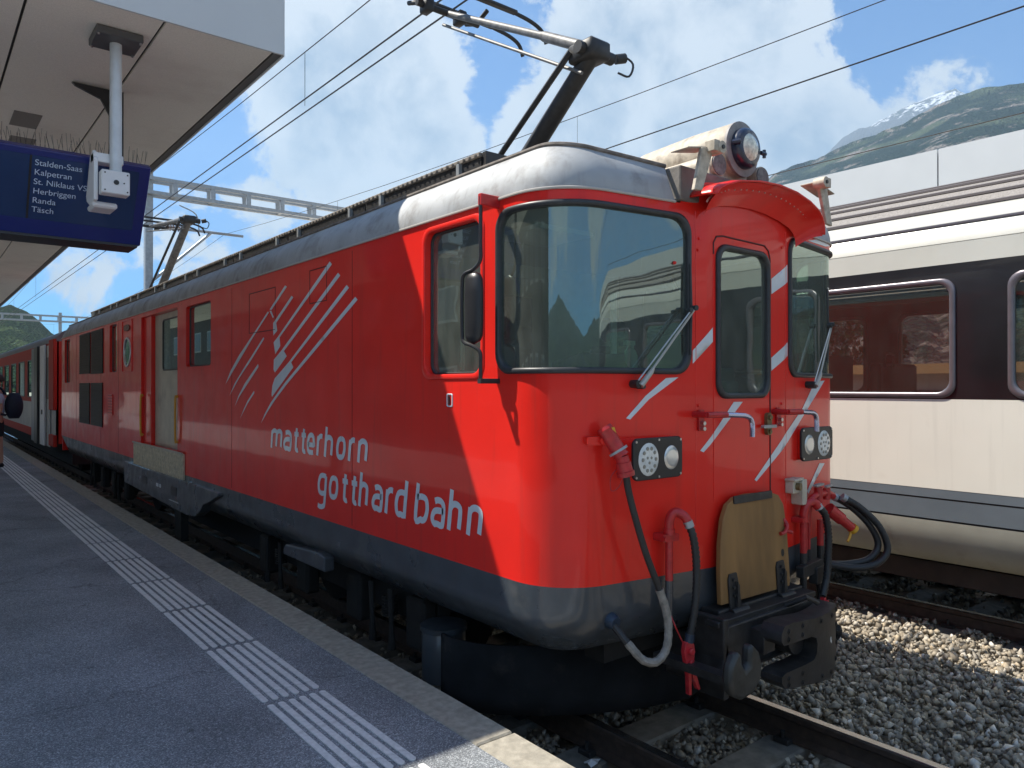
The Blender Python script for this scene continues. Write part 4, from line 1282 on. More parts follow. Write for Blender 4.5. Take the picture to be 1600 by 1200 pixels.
    m = MB(); m.prism([(-1.073, 1.80), (-1.060, 1.775), (-1.068, 1.775), (-1.052, 1.735), (-1.058, 1.765), (-1.049, 1.767), (-1.060, 1.802)], ff, .0975, .0985); m.build('flash_symbol', YELLOW, sk, smooth=False)
    P = smooth_path([d, ff(-.992, 1.50, .115), ff(-.955, 1.38, .115), ff(-.893, 1.20, .12), ff(-.818, 1.02, .13), ff(-.780, .90, .14), ff(-.775, .80, .145), ff(-.795, .725, .145), ff(-.85, .683, .14), ff(-.915, .700, .125), ff(-.965, .765, .09), ff(-1.00, .835, .03), ff(-1.005, .865, -.01)], 6)
    k1, k2, k3 = int(len(P) * .34), int(len(P) * .84), len(P)
    m = MB(); m.tube(P[:k1 + 1], .0165, 10); cb = m.build('jumper_cable', HOSE, LOCO)
    rr = [.0185 + .0022 * (i % 2) for i in range(0, 200)]
    seg = P[k1:k2 + 1]
    m = MB(); m.tube(seg, [.0195 + (.0018 if i % 3 == 0 else 0) for i in range(len(seg))], 10); m.build('tape_wrap', TAPE, cb)
    for i in range(1, len(seg) - 1, 3):
        m = MB()
    m = MB(); m.tube(P[k2:], .0185, 10); m.build('lower_cable', HOSE, cb)
    m = MB(); m.tube([ff(-1.005, .868, -.03), ff(-1.003, .864, .005), ff(-1.0, .858, .03)], [.042, .040, .030], 14); m.build('cable_gland', pbr('gland_blue_black', (.02, .035, .06), .4), cb)
    m = MB(); m.tube(smooth_path([ff(-1.03, 1.60, .07), ff(-1.055, 1.56, .06), ff(-1.05, 1.50, .06), ff(-1.03, 1.52, .09), ff(-1.02, 1.58, .12)], 4), .003, 5); m.build('retaining_wire', RED2, sk)

    # ---- left brake pipe and corrugated hose with red coupling
    def corr(path, r, n=10, amp=.12, step=.011):
        P = smooth_path(path, 8)
        L = [0]
        for i in range(1, len(P)): L.append(L[-1] + (P[i] - P[i - 1]).length)
        N = int(L[-1] / step)
        out = []; rr = []
        j = 0
        for k in range(N + 1):
            s = L[-1] * k / N
            while j < len(L) - 2 and L[j + 1] < s: j += 1
            t = (s - L[j]) / max(1e-6, L[j + 1] - L[j])
            out.append(P[j].lerp(P[j + 1], t)); rr.append(r * (1 + amp * (1 if k % 2 else -1)))
        m = MB(); m.tube(out, rr, n); return m
    m = MB(); m.tube([ff(-.688, .80, .055), ff(-.688, 1.28, .055)], .019, 12); m.tube(smooth_path([ff(-.688, 1.28, .055), ff(-.688, 1.335, .06), ff(-.665, 1.368, .075), ff(-.625, 1.345, .10), ff(-.610, 1.305, .11)], 5), .024, 12)
    m.tube([ff(-.688, 1.255, .055), ff(-.688, 1.285, .055)], .029, 12)
    bp = m.build('brake_pipe', RED2, LOCO)
    m = MB(); m.tube([ff(-.688, .79, .055), ff(-.688, 1.03, .055)], .0195, 12); m.build('lower_pipe', DARK, bp)
    m = MB(); m.prism(rrect(-.745, -.64, 1.225, 1.262, .008, 2), ff, 0, .075); m.cyl(ff(-.735, 1.243, .075), ff(-.735, 1.243, .09), .012, 8); m.build('pipe_bracket', RED2, bp, ang=40)
    m = corr([ff(-.612, 1.31, .11), ff(-.595, 1.25, .125), ff(-.580, 1.14, .13), ff(-.583, 1.0, .135), ff(-.600, .87, .135), ff(-.625, .755, .13)], .0195)
    hs = m.build('brake_hose', HOSE, LOCO, ang=50)
    m = MB(); m.tube([ff(-.616, 1.325, .108), ff(-.606, 1.295, .114)], .0245, 12); m.build('hose_clamp', GALV, hs)
    m = MB(); m.tube([ff(-.621, .775, .13), ff(-.628, .735, .13)], .024, 12); m.build('hose_end', pbr('gland_blue_black', (.02, .035, .06), .4), hs)
    def claw(s, z, h, k=1.0):
        m = MB()
        m.prism([(s - .03 * k, z), (s + .025 * k, z), (s + .035 * k, z - .05 * k), (s + .03 * k, z - .10 * k), (s + .052 * k, z - .20 * k), (s + .075 * k, z - .265 * k), (s + .06 * k, z - .27 * k), (s + .022 * k, z - .20 * k), (s + .012 * k, z - .16 * k), (s + .012 * k, z - .285 * k), (s - .006 * k, z - .285 * k), (s - .012 * k, z - .18 * k), (s - .03 * k, z - .10 * k), (s - .04 * k, z - .05 * k)], ff, h - .014, h + .014)
        m.cyl(ff(s, z - .05 * k, h + .01), ff(s, z - .05 * k, h + .032), .018 * k, 10)
        m.cyl(ff(s + .004, z - .11 * k, h + .01), ff(s + .004, z - .11 * k, h + .024), .012 * k, 10)
        return m.build('hose_coupling', pbr('coupling_red', (.50, .02, .03), .4, coat=.3, var=.2, vscale=40), LOCO, ang=30, bevel=.003)
    claw(-.632, .742, .13, .92)
    m = MB(); m.tube(smooth_path([ff(-.690, .86, .07), ff(-.685, .82, .09), ff(-.665, .77, .10), ff(-.645, .72, .115)], 4), .004, 5); m.build('safety_chain', RED2, LOCO)
    # a coil spring like shadow gap: coupling hook of the left side
    # ---- right: cluster of air pipes and hoses
    for s, z1, hh, r, nm in ((.515, 1.20, .05, .020, 'air_pipe'), (.640, 1.17, .035, .010, 'thin_pipe'), (.600, 1.17, .035, .010, 'thin_pipe'), (.80, 1.16, .045, .020, 'air_pipe')):
        m = MB(); m.tube([ff(s, 1.0, hh), ff(s, z1, hh)], r, 10); p_ = m.build(nm, RED2, LOCO)
        m = MB(); m.tube([ff(s, .78 if r > .015 else .86, hh), ff(s, 1.0, hh)], r * 1.02, 10); m.build('lower_pipe', BLACKMET, p_)
    m = MB(); m.tube(smooth_path([ff(.515, 1.19, .05), ff(.517, 1.25, .055), ff(.535, 1.29, .065), ff(.575, 1.30, .085), ff(.605, 1.27, .105)], 5), .026, 12)
    m.tube([ff(.515, 1.185, .05), ff(.515, 1.215, .05)], .031, 12)
    m.prism(rrect(.455, .56, 1.185, 1.215, .006, 2), ff, 0, .07)
    m.build('pipe_elbow', RED2, LOCO)
    m = MB(); m.tube(smooth_path([ff(.60, 1.17, .04), ff(.60, 1.26, .05), ff(.63, 1.315, .06), ff(.72, 1.33, .07), ff(.82, 1.325, .085), ff(.88, 1.30, .10)], 5), .021, 12)
    m.cyl(ff(.70, 1.275, .07), ff(.70, 1.375, .07), .026, 12); m.cyl(ff(.80, 1.29, .085), ff(.80, 1.36, .085), .022, 12)
    vv = m.build('shut_off_valve', RED2, LOCO)
    m = MB(); m.prism(rrect(.64, .76, 1.382, 1.395, .005, 2), ff, .06, .085); m.prism(rrect(.77, .86, 1.366, 1.378, .005, 2), ff, .08, .10); m.build('valve_handle', GALV, vv)
    m = corr([ff(.605, 1.27, .105), ff(.645, 1.22, .13), ff(.672, 1.10, .14), ff(.665, .97, .14), ff(.645, .85, .14), ff(.595, .745, .135)], .021)
    h2 = m.build('brake_hose', HOSE, LOCO, ang=50)
    m = MB(); m.tube([ff(.600, 1.282, .10), ff(.612, 1.258, .11)], .026, 12); m.build('hose_clamp', GALV, h2)
    claw(.60, .735, .135, .45)
    # two parallel loops swinging out to the right
    for dh, dz, dx in ((.0, 0, 0), (.055, -.015, .012)):
        P = smooth_path([ff(.885, 1.30, .10 + dh), ff(.955, 1.235, .18 + dh), ff(1.02, 1.12, .27 + dh), ff(1.045, 1.00 + dz, .31 + dh), ff(.99, .915 + dz, .27 + dh), ff(.90, .885 + dz, .17 + dh), ff(.80, .89, .08)], 6)
        m = MB(); m.tube(P, .021, 12); q = m.build('heating_cable', HOSE, LOCO)
        m = MB(); m.tube([P[0] + (P[0] - P[1]) * .4, P[1]], .025, 12); m.build('hose_clamp', GALV, q)
    m = MB(); a, b = Vector(ff(.76, 1.24, .11)), Vector(ff(.90, 1.115, .20)); m.tube([a, a.lerp(b, .55), a.lerp(b, .57), b], [.040, .038, .030, .029], 12); pg = m.build('dummy_plug', RED2, LOCO)
    m = MB(); m.tube([b, b + (b - a) * .12], .033, 12); m.tube(smooth_path([b, b + Vector((-.02, 0, -.05)), b + Vector((-.05, 0, -.08))], 3), .008, 6); m.build('plug_ring', YELLOW, pg)
    m = MB(); m.prism(rrect(.37, .47, 1.365, 1.445, .008, 2), ff, 0, .05); m.prism(rrect(.455, .525, 1.29, 1.44, .012, 2), ff, 0, .07); m.prism(rrect(.36, .49, 1.437, 1.452, .004, 2), ff, 0, .065)
    bx_ = m.build('socket_box', pbr('cream_box', (.50, .45, .36), .5, var=.15, vscale=20), LOCO, ang=30, bevel=.004)
    m = MB(); m.cyl(ff(.415, 1.405, .05), ff(.415, 1.405, .075), .022, 12); m.build('box_cap', BRASS, bx_)
    m = MB(); m.prism(rrect(.43, .74, .865, .935, .008, 2), ff, .04, .085); m.prism(rrect(.60, .80, .80, .90, .01, 2), ff, .05, .10); m.build('hose_carrier', BLACKMET, LOCO, smooth=False, bevel=.003)
    m = MB(); m.tube(smooth_path([ff(.66, .90, .06), ff(.70, .80, .07), ff(.73, .70, .07), ff(.70, .64, .06)], 4), .020, 10); m.tube(smooth_path([ff(.50, .78, .05), ff(.50, .73, .06), ff(.53, .70, .08), ff(.56, .72, .09)], 4), .022, 10)
    m.build('lower_hoses', HOSE, LOCO)

    # ---- coupler
    m = MB(); m.box(3.16, 3.96, 2.34, 2.60, .46, .70); m.box(3.22, 4.02, 2.30, 2.42, .70, .84)
    m.prism([(3.10, .56), (3.98, .56), (3.98, .80), (3.16, .80)], lambda a, b, h: (a, h, b), 2.20, 2.38)
    m.box(3.12, 3.16, 2.20, 2.40, .44, .84); m.box(3.94, 3.98, 2.22, 2.40, .50, .80)
    dg = m.build('draw_gear_box', BLACKMET, LOCO, smooth=False, bevel=.008)
    m = MB(); m.box(3.10, 4.02, 2.22, 2.30, .795, .825); m.box(3.34, 3.44, 2.12, 2.28, .64, .76)
    m.cyl((3.62, 2.40, .67), (3.62, 2.10, .67), .085, 16); m.build('draw_bar', BLACKMET, dg, ang=40, bevel=.004)
    # faced plate with notch
    X0, X1 = 3.235, 4.03
    out = [(3.262, .572), (3.300, .535), (3.36, .522), (3.86, .458), (3.95, .47), (4.02, .53), (4.045, .60), (4.045, .74), (4.02, .80), (3.96, .815), (3.60, .828), (3.36, .850), (3.29, .845), (3.262, .81), (3.262, .775), (3.285, .750), (3.55, .742), (3.592, .725), (3.605, .69), (3.598, .645), (3.57, .618), (3.50, .612), (3.30, .612), (3.265, .600)]
    def cf(a, b, h):
        c = max(0, (a - 3.55) / .45)
        return (a + .075, 2.055 + .11 * c * c - h, b - .042)
    V, F = sheet2d(resample(out, .04), [], np.arange(3.3, 4.04, .05), np.arange(.5, .84, .05))
    m = MB()
    for h in (.034, -.034):
        m.add([cf(a, b, h) for a, b in V], F if h > 0 else [f[::-1] for f in F])
    o2 = resample(out, .02); rim(m, o2, cf, -.034, .034)
    cp = m.build('coupler_face', BLACKMET, LOCO, ang=40)
    m = MB(); rim(m, o2, cf, -.085, -.034)
    V2 = scale_poly(o2, .0)
    m.add([cf(a, b, -.085) for a, b in V], F); m.build('backing_plate', BLACKMET, cp, ang=40)
    m = MB()
    for a, b in ((3.33, .812), (3.33, .772), (3.46, .815), (3.46, .77), (3.65, .80), (3.82, .79), (3.97, .78), (3.97, .70), (3.97, .60), (3.93, .52), (3.33, .577), (3.33, .545), (3.46, .575), (3.46, .528), (3.66, .51), (3.80, .49)):
        m.cyl(cf(a, b, .030), cf(a, b, .037), .0145, 12); m.cyl(cf(a, b, .036), cf(a, b, .042), .009, 6)
    m.build('plate_bolts', BLACKMET, cp, ang=40, kind='stuff')
    m = MB(); m.prism(ellipse(3.80, .665, .010, .016, 7), cf, .0342, .0352); m.prism(ellipse(3.812, .650, .008, .010, 5), cf, .0342, .0352); m.build('paint_chips', WHITE, cp, smooth=False)
    m = MB(); m.tube(smooth_path([(4.10, 2.14, .62), (4.16, 2.16, .58), (4.17, 2.20, .52), (4.12, 2.24, .48)], 4), .022, 10); m.build('guide_loop', BLACKMET, cp)
    m = MB(); m.tube([(3.70, 2.22, .80), (3.74, 2.12, .86), (3.82, 2.10, .82)], .014, 8); m.build('lift_handle', BLACKMET, cp)
    # hook at the left of the coupler
    hk = [(2.875, .72), (2.92, .775), (2.955, .765), (2.96, .72), (2.988, .675), (3.020, .690), (3.022, .765), (3.040, .790), (3.095, .745), (3.125, .675), (3.11, .60), (3.05, .555), (2.96, .545), (2.89, .58), (2.865, .65)]
    hk = [(a + .02, b) for a, b in hk]
    m = MB(); m.prism(resample(hk, .02), lambda a, b, h: (a, h, b), 2.0, 2.055)
    m.build('coupling_hook', pbr('forged_hook', (.05, .052, .05), .45, metal=.4, bump=.004, bscale=14, var=.3, vscale=12), LOCO, ang=50, bevel=.018)
    m = MB(); m.box(2.94, 3.01, 2.05, 2.5, .60, .64); m.build('hook_shank', BLACKMET, LOCO, smooth=False)
    # pilot beam + snow plough
    m = MB(); m.box(2.75, 4.50, 2.66, 2.80, .58, .72); m.build('buffer_beam', UNDER, LOCO, smooth=False)
    pl = []
    for x, y in ((2.46, 3.72), (2.455, 3.66), (2.47, 3.56), (2.52, 3.44), (2.60, 3.33), (2.80, 3.15), (3.0, 3.02), (3.3, 2.88), (XC, 2.80)):
        pl.append((x, y))
    pl = pl + [(2 * XC - x, y) for x, y in reversed(pl[:-1])]
    m = MB(); vs = []; fs = []; n = len(pl)
    lv = ((.13, .0), (.22, .0), (.36, .0), (.52, .0))
    for z, ins in lv:
        for x, y in pl:
            k = (x - XC) / HW
            zz = z if z > .2 else .13 + .0 * abs(k)
            vs.append((x - ins * k * .3, y + ins * .8 * (1 - abs(k)), zz))
    for j in range(3):
        for i in range(n - 1): fs.append((j * n + i, j * n + i + 1, (j + 1) * n + i + 1, (j + 1) * n + i))
    m.add(vs, fs)
    po = m.build('snow_plough', pbr('plough_paint', (.018, .019, .021), .85, spec=.15, coat=.0, var=.3, vscale=6, dirt=(.07, .06, .05), dscale=4), LOCO, ang=50)
    sm = po.modifiers.new('thick', 'SOLIDIFY'); sm.thickness = .02
    m = MB(); m.tube([(2.56, 3.84, .20), (2.56, 3.84, .50), (2.56, 3.84, .515)], [.135, .135, .125], 22); m.build('sand_box', DARK, LOCO, ang=50)
    m = MB(); m.tube([(2.56, 3.84, .50), (2.56, 3.84, .53)], .145, 22); m.build('sand_box_lid', DARK, LOCO, ang=50)

    # ---- roof front: hood, brackets, lamp
    arch = [(-.505, 2.962), (-.502, 2.972), (-.494, 2.984), (-.475, 3.0), (-.43, 3.022), (-.34, 3.052), (-.18, 3.075), (0, 3.084), (.18, 3.075), (.34, 3.052), (.46, 3.022), (.515, 2.99), (.54, 2.955), (.548, 2.925), (.545, 2.895)]
    n = len(arch)
    m = MB(); vs = []; fs = []
    for yy, dz, sc in ((2.42, .0, 1.0), (2.37, -.002, 1.0), (2.30, -.006, 1.0), (2.245, -.016, .995)):
        for a, b in arch: vs.append((XC + a * sc, yy - .05 * (1 - (a / .58) ** 2) , b + dz))
    for j in range(3):
        for i in range(n - 1): fs.append((j * n + i, (j + 1) * n + i, (j + 1) * n + i + 1, j * n + i + 1))
    m.add(vs, fs)
    hd = m.build('front_hood', REDP, LOCO, ang=60)
    sm = hd.modifiers.new('thick', 'SOLIDIFY'); sm.thickness = .008; sm.offset = 0
    # curved soffit between hood lip and door panel
    m = MB(); vs = []; fs = []
    for k in range(5):
        t = k / 4
        for a, b in arch:
            sc = 1 - .16 * t
            vs.append((XC + a * sc, 2.262 + (YF - .012 - 2.262) * t - .05 * (1 - (a / .58) ** 2) * (1 - t), 2.895 + (b - 2.895) * sc - .02 - .06 * t * t))
    for j in range(4):
        for i in range(n - 1): fs.append((j * n + i, j * n + i + 1, (j + 1) * n + i + 1, (j + 1) * n + i))
    m.add(vs, fs); m.build('hood_soffit', REDP, LOCO, ang=60)
    m = MB()
    for k in range(46):
        t = k / 45 * (n - 1); i = min(int(t), n - 2); f = t - i
        a = arch[i][0] + (arch[i + 1][0] - arch[i][0]) * f; b = arch[i][1] + (arch[i + 1][1] - arch[i][1]) * f
        if b < 2.97: continue
        y = 2.325 - .05 * (1 - (a / .58) ** 2)
        m.cyl((XC + a * .97, y, b - .045), (XC + a * .97, y - .006, b - .045), .004, 6)
    m.build('weld_dots', pbr('weld_pale', (.6, .30, .26), .6), hd, kind='stuff')
    # pivot brackets
    for sg in (-1, 1):
        X = lambda d: XC + sg * d
        m = MB(); m.prism([(.595, 2.955), (.66, 2.948), (.60, 3.165), (.53, 3.185), (.515, 3.15)], lambda a, b, h: (X(a), h, b), 2.255, 2.275)
        m.prism([(.50, 3.183), (.70, 3.145), (.70, 3.152), (.50, 3.192)], lambda a, b, h: (X(a), h, b), 2.262, 2.37)
        bk = m.build('hood_bracket', BEIGE, LOCO, smooth=False, bevel=.003)
        m = MB(); m.cyl((X(.50), 2.205, 3.175), (X(.50), 2.275, 3.175), .032, 16); m.box(min(X(.50), X(.56)), max(X(.50), X(.56)), 2.21, 2.27, 3.15, 3.205); m.build('pivot_eye', BEIGE, bk, ang=40, bevel=.003)
        m = MB(); m.cyl((X(.50), 2.199, 3.175), (X(.50), 2.206, 3.175), .011, 10); m.build('pivot_bolt', BLACKMET, bk)
    # lamp housing with side cylinders
    LX, LZ = XC - .035, 3.305
    m = MB(); prof = [(2.41, .142), (2.405, .150), (2.42, .155), (2.75, .155), (3.0, .15), (3.5, .10)]
    m.tube([(LX, 2.412, LZ), (LX, 2.42, LZ), (LX, 2.70, LZ), (LX, 3.05, LZ - .015), (LX, 3.45, LZ - .06)], [.146, .150, .150, .145, .10], 32)
    lh = m.build('roof_lamp_housing', BEIGE, LOCO, ang=40)
    m = MB(); m.box(LX - .12, LX + .12, 2.46, 3.2, 3.13, LZ - .08); m.build('lamp_base', BEIGE, lh, smooth=False)
    m = MB(); m.tube([(LX, 2.420, LZ), (LX, 2.405, LZ), (LX, 2.402, LZ)], [.152, .152, .138], 32); m.build('front_flange', pbr('flange_grey', (.24, .225, .22), .6, var=.2, vscale=20), lh, ang=40)
    m = MB(); m.tube([(LX, 2.402, LZ), (LX, 2.380, LZ), (LX, 2.362, LZ), (LX, 2.352, LZ), (LX, 2.358, LZ)], [.112, .112, .104, .090, .074], 32, cap=False)
    m.cyl((LX - .125, 2.385, LZ + .01), (LX - .105, 2.345, LZ + .01), .014, 8); m.cyl((LX + .105, 2.36, LZ - .01), (LX + .150, 2.36, LZ - .01), .012, 8); m.cyl((LX + .140, 2.36, LZ + .012), (LX + .140, 2.36, LZ - .032), .010, 8)
    m.build('lamp_ring', NAVY, lh, ang=40)
    m = MB(); n = 28; vs = [(LX, 2.330, LZ)]; fs = []
    for rr, yy in ((.03, 2.333), (.055, 2.341), (.076, 2.356)):
        for k in range(n): vs.append((LX + rr * math.cos(2 * math.pi * k / n), yy, LZ + rr * math.sin(2 * math.pi * k / n)))
    for k in range(n):
        k2 = (k + 1) % n; fs.append((0, 1 + k, 1 + k2))
        for q in (0, 1): fs.append((1 + q * n + k, 1 + (q + 1) * n + k, 1 + (q + 1) * n + k2, 1 + q * n + k2))
    m.add(vs, fs); m.build('lamp_lens', LENS2, lh)
    for sg in (-1, 1):
        x = LX + sg * .205
        m = MB(); m.cyl((x, 2.415, 3.185), (x, 2.95, 3.175), .064, 20); m.box(x - .064, x + .064, 2.43, 2.93, 3.10, 3.185)
        sc = m.build('side_cylinder', BEIGE, lh, ang=40)
        m = MB(); m.cyl((x, 2.408, 3.185), (x, 2.416, 3.185), .058, 20); m.build('end_disc', pbr('disc_grey', (.15, .145, .14), .6, var=.4, vscale=40), sc)

    # ---- mirror on its bent arm
    m = MB(); P = smooth_path([ff(-1.655, 2.93, .11), ff(-1.655, 2.70, .11), ff(-1.658, 2.615, .11), ff(-1.70, 2.575, .12), ff(-1.765, 2.555, .13), ff(-1.785, 2.50, .13), ff(-1.785, 2.27, .13), ff(-1.77, 2.215, .13), ff(-1.70, 2.19, .12), ff(-1.660, 2.16, .11), ff(-1.655, 2.10, .11), ff(-1.655, 2.01, .11)], 5)
    m.tube(P, .0095, 8); ma = m.build('mirror_arm', BLACK, LOCO)
    m = MB(); m.prism(rrect(-1.668, -1.640, 2.885, 2.945, .005, 2), ff, -.01, .118); m.build('arm_mount', RED2, ma, smooth=False, bevel=.004)
    m = MB(); m.prism(rrect(-1.668, -1.640, 2.005, 2.030, .004, 2), ff, -.01, .12); m.build('lower_mount', RUBBER, ma, smooth=False)
    m = MB()
    c = Vector(ff(-1.718, 2.385, .105)); prof = [(0, .0), (.05, .72), (.12, .93), (.3, 1.0), (.7, 1.0), (.88, .93), (.95, .72), (1, 0)]
    vs = []; fs = []; n = 16
    for t, w in prof:
        z = c.z - .185 + .37 * t
        for k in range(n):
            a = 2 * math.pi * k / n
            vs.append((c.x + .036 * w * math.cos(a), c.y + .066 * w * math.sin(a), z))
    for j in range(len(prof) - 1):
        for k in range(n): fs.append((j * n + k, j * n + (k + 1) % n, (j + 1) * n + (k + 1) % n, (j + 1) * n + k))
    m.add(vs, fs); m.build('mirror_shell', BLACK, ma, ang=70)

    # ---- wipers
    for sg, s0_, s1_ in ((-1, -.878, -.515), (1, .690, .985)):
        m = MB(); m.tube([ff(s0_, 2.003, .0), ff(s0_, 2.003, .055)], .020, 12); m.tube([ff(s0_ + .035, 1.99, 0), ff(s0_ + .035, 1.99, .05)], .012, 10)
        wp = m.build('wiper_pivot', BLACKMET, LOCO)
        m = MB(); m.tube([ff(s0_ + .01, 1.995, .055), ff(s0_ + .07, 2.06, .060), ff(s0_ + .085, 2.08, .060)], [.016, .013, .008], 8); m.tube([ff(s0_ + .08, 2.075, .060), ff(s1_, 2.380, .052)], .0065, 6); m.build('wiper_arm', pbr('wiper_grey', (.42, .40, .36), .35, metal=.5), wp)
        m = MB(); m.tube([ff(s0_ - .005, 2.02, .055), ff(s1_ - .025, 2.375, .055)], .004, 6); m.build('wiper_rod', STEEL, wp)
        m = MB(); e = ff(s1_ + .005, 2.39, .048); m.cyl(ff(s1_ + .005, 2.39, .035), ff(s1_ + .005, 2.39, .065), .014, 10); m.cyl(ff(s1_ - .03, 2.378, .035), ff(s1_ - .03, 2.378, .065), .012, 10); m.build('blade_joint', RUBBER, wp)
        m = MB(); m.tube([ff(s1_, 2.15, .024), ff(s1_ + .002, 2.38, .030), ff(s1_, 2.62, .024)], .0065, 6); m.build('wiper_blade', RUBBER, wp)
build_front()

def build_cab_interior():
    m = MB(); m.box(XC - 1.27, XC + 1.27, 4.55, 4.60, 1.1, 3.05); b = m.build('bulkhead', INT, LOCO, smooth=False)
    m = MB(); m.box(XC - .28, XC + .36, 4.535, 4.549, 1.15, 2.85); dr = m.build('bulkhead_door', pbr('inner_door', (.22, .25, .19), .5), b, smooth=False)
    m = MB(); m.box(XC - .18, XC + .24, 4.525, 4.534, 2.05, 2.70); m.build('inner_window', GLASSD, dr, smooth=False)
    m = MB(); m.box(XC - 1.27, XC + 1.27, 2.75, 4.55, 1.10, 1.14); m.build('cab_floor', INTD, LOCO, smooth=False)
    m = MB(); m.box(XC - 1.20, XC + 1.20, 2.75, 4.55, 2.955, 2.965); cl = m.build('cab_ceiling', pbr('cab_ceiling_pale', (.42, .46, .38), .6), LOCO, smooth=False)
    m = MB(); m.box(XC - .75, XC - .30, 3.3, 3.75, 2.925, 2.954); m.build('ceiling_lamp', WHITE, cl, smooth=False)
    # driver's desk on the left and small cabinet right
    m = MB(); m.prism([(2.68, 1.14), (2.68, 2.04), (3.0, 2.08), (3.02, 1.14)], lambda a, b, h: (h, a, b), XC - 1.12, XC - .42); cs = m.build('drivers_desk', INTD, LOCO, smooth=False, bevel=.02)
    m = MB(); m.prism([(2.66, 2.06), (2.75, 2.17), (2.98, 2.12), (2.98, 2.09)], lambda a, b, h: (h, a, b), XC - .95, XC - .55); m.build('instrument_hood', BLACK, cs, smooth=False, bevel=.02)
    m = MB(); m.prism([(2.60, 1.14), (2.60, 2.02), (2.85, 2.08), (2.95, 1.14)], lambda a, b, h: (h, a, b), XC + .42, XC + 1.02); c2 = m.build('side_cabinet', INTD, LOCO, smooth=False, bevel=.01)
    m = MB(); m.box(XC + .5, XC + .9, 2.64, 2.82, 2.072, 2.09); m.build('papers', WHITE, c2, smooth=False)
    # seats
    for cx, cy in ((XC - .72, 3.55), (XC + .62, 3.75)):
        m = MB(); m.bbox(cx - .24, cx + .24, cy - .24, cy + .24, 1.60, 1.72, .03)
        st = m.build('cab_seat', pbr('seat_cloth', (.02, .03, .035), .8), LOCO, ang=50, bevel=.02)
        m = MB(); m.bbox(cx - .23, cx + .23, cy + .20, cy + .32, 1.68, 2.30, .04); m.bbox(cx - .13, cx + .13, cy + .21, cy + .30, 2.33, 2.52, .04); m.build('backrest', pbr('seat_cloth', (.02, .03, .035), .8), st, ang=50, bevel=.02)
        m = MB(); m.cyl((cx, cy, 1.14), (cx, cy, 1.60), .06, 12); m.build('seat_post', BLACKMET, st)
    # door-side equipment: pipe, black folded arm, green box
    m = MB(); m.cyl((XC - .33, 3.1, 1.9), (XC - .33, 3.1, 2.55), .02, 8); m.build('cab_handrail', WHITE, LOCO)
    m = MB(); m.prism([(XC - .26, 1.45), (XC - .10, 2.10), (XC + .20, 2.10), (XC + .32, 1.45)], lambda a, b, h: (a, h, b), 2.62, 2.95); gb = m.build('equipment_box', pbr('green_box', (.03, .12, .09), .4), LOCO, smooth=False, bevel=.01)
    m = MB(); m.bbox(XC - .08, XC + .22, 2.60, 2.72, 1.66, 2.02, .01); m.build('box_lid', pbr('green_lid', (.06, .20, .16), .35), gb, smooth=False)
    m = MB(); m.bbox(XC - .30, XC + .02, 2.75, 2.92, 2.30, 2.55, .03); m.tube([(XC - .20, 2.8, 2.62), (XC - .02, 2.82, 2.42), (XC + .14, 2.84, 2.16), (XC + .20, 2.86, 2.02)], .03, 8); m.bbox(XC + .10, XC + .28, 2.85, 2.95, 2.2, 2.48, .03)
    m.build('camera_unit', BLACK, LOCO, ang=50)
    # bodies inside the machine room so the windows read dark
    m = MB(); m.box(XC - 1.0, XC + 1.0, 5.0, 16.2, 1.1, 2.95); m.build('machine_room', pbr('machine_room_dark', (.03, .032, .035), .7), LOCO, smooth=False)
build_cab_interior()

# a spray bottle standing on the desk behind the windscreen
def spray_bottle():
    x, y, z = 3.00, 2.70, 2.085
    t = thing('spray_bottle', 'pale green spray bottle standing behind the left windscreen', 'bottle', (x, y, z))
    m = MB(); m.tube([(x, y, z), (x, y, z + .07), (x, y, z + .095), (x, y, z + .11)], [.036, .036, .026, .014], 16); m.build('bottle_body', CLEAR_PLASTIC, t, ang=60)
    m = MB(); m.box(x - .05, x + .02, y - .012, y + .012, z + .125, z + .150); m.cyl((x, y, z + .105), (x, y, z + .13), .016, 12); m.tube([(x - .02, y, z + .125), (x - .045, y, z + .095), (x - .05, y, z + .075)], .005, 6)
    m.build('spray_head', CLEAR_PLASTIC, t, ang=40)
spray_bottle()

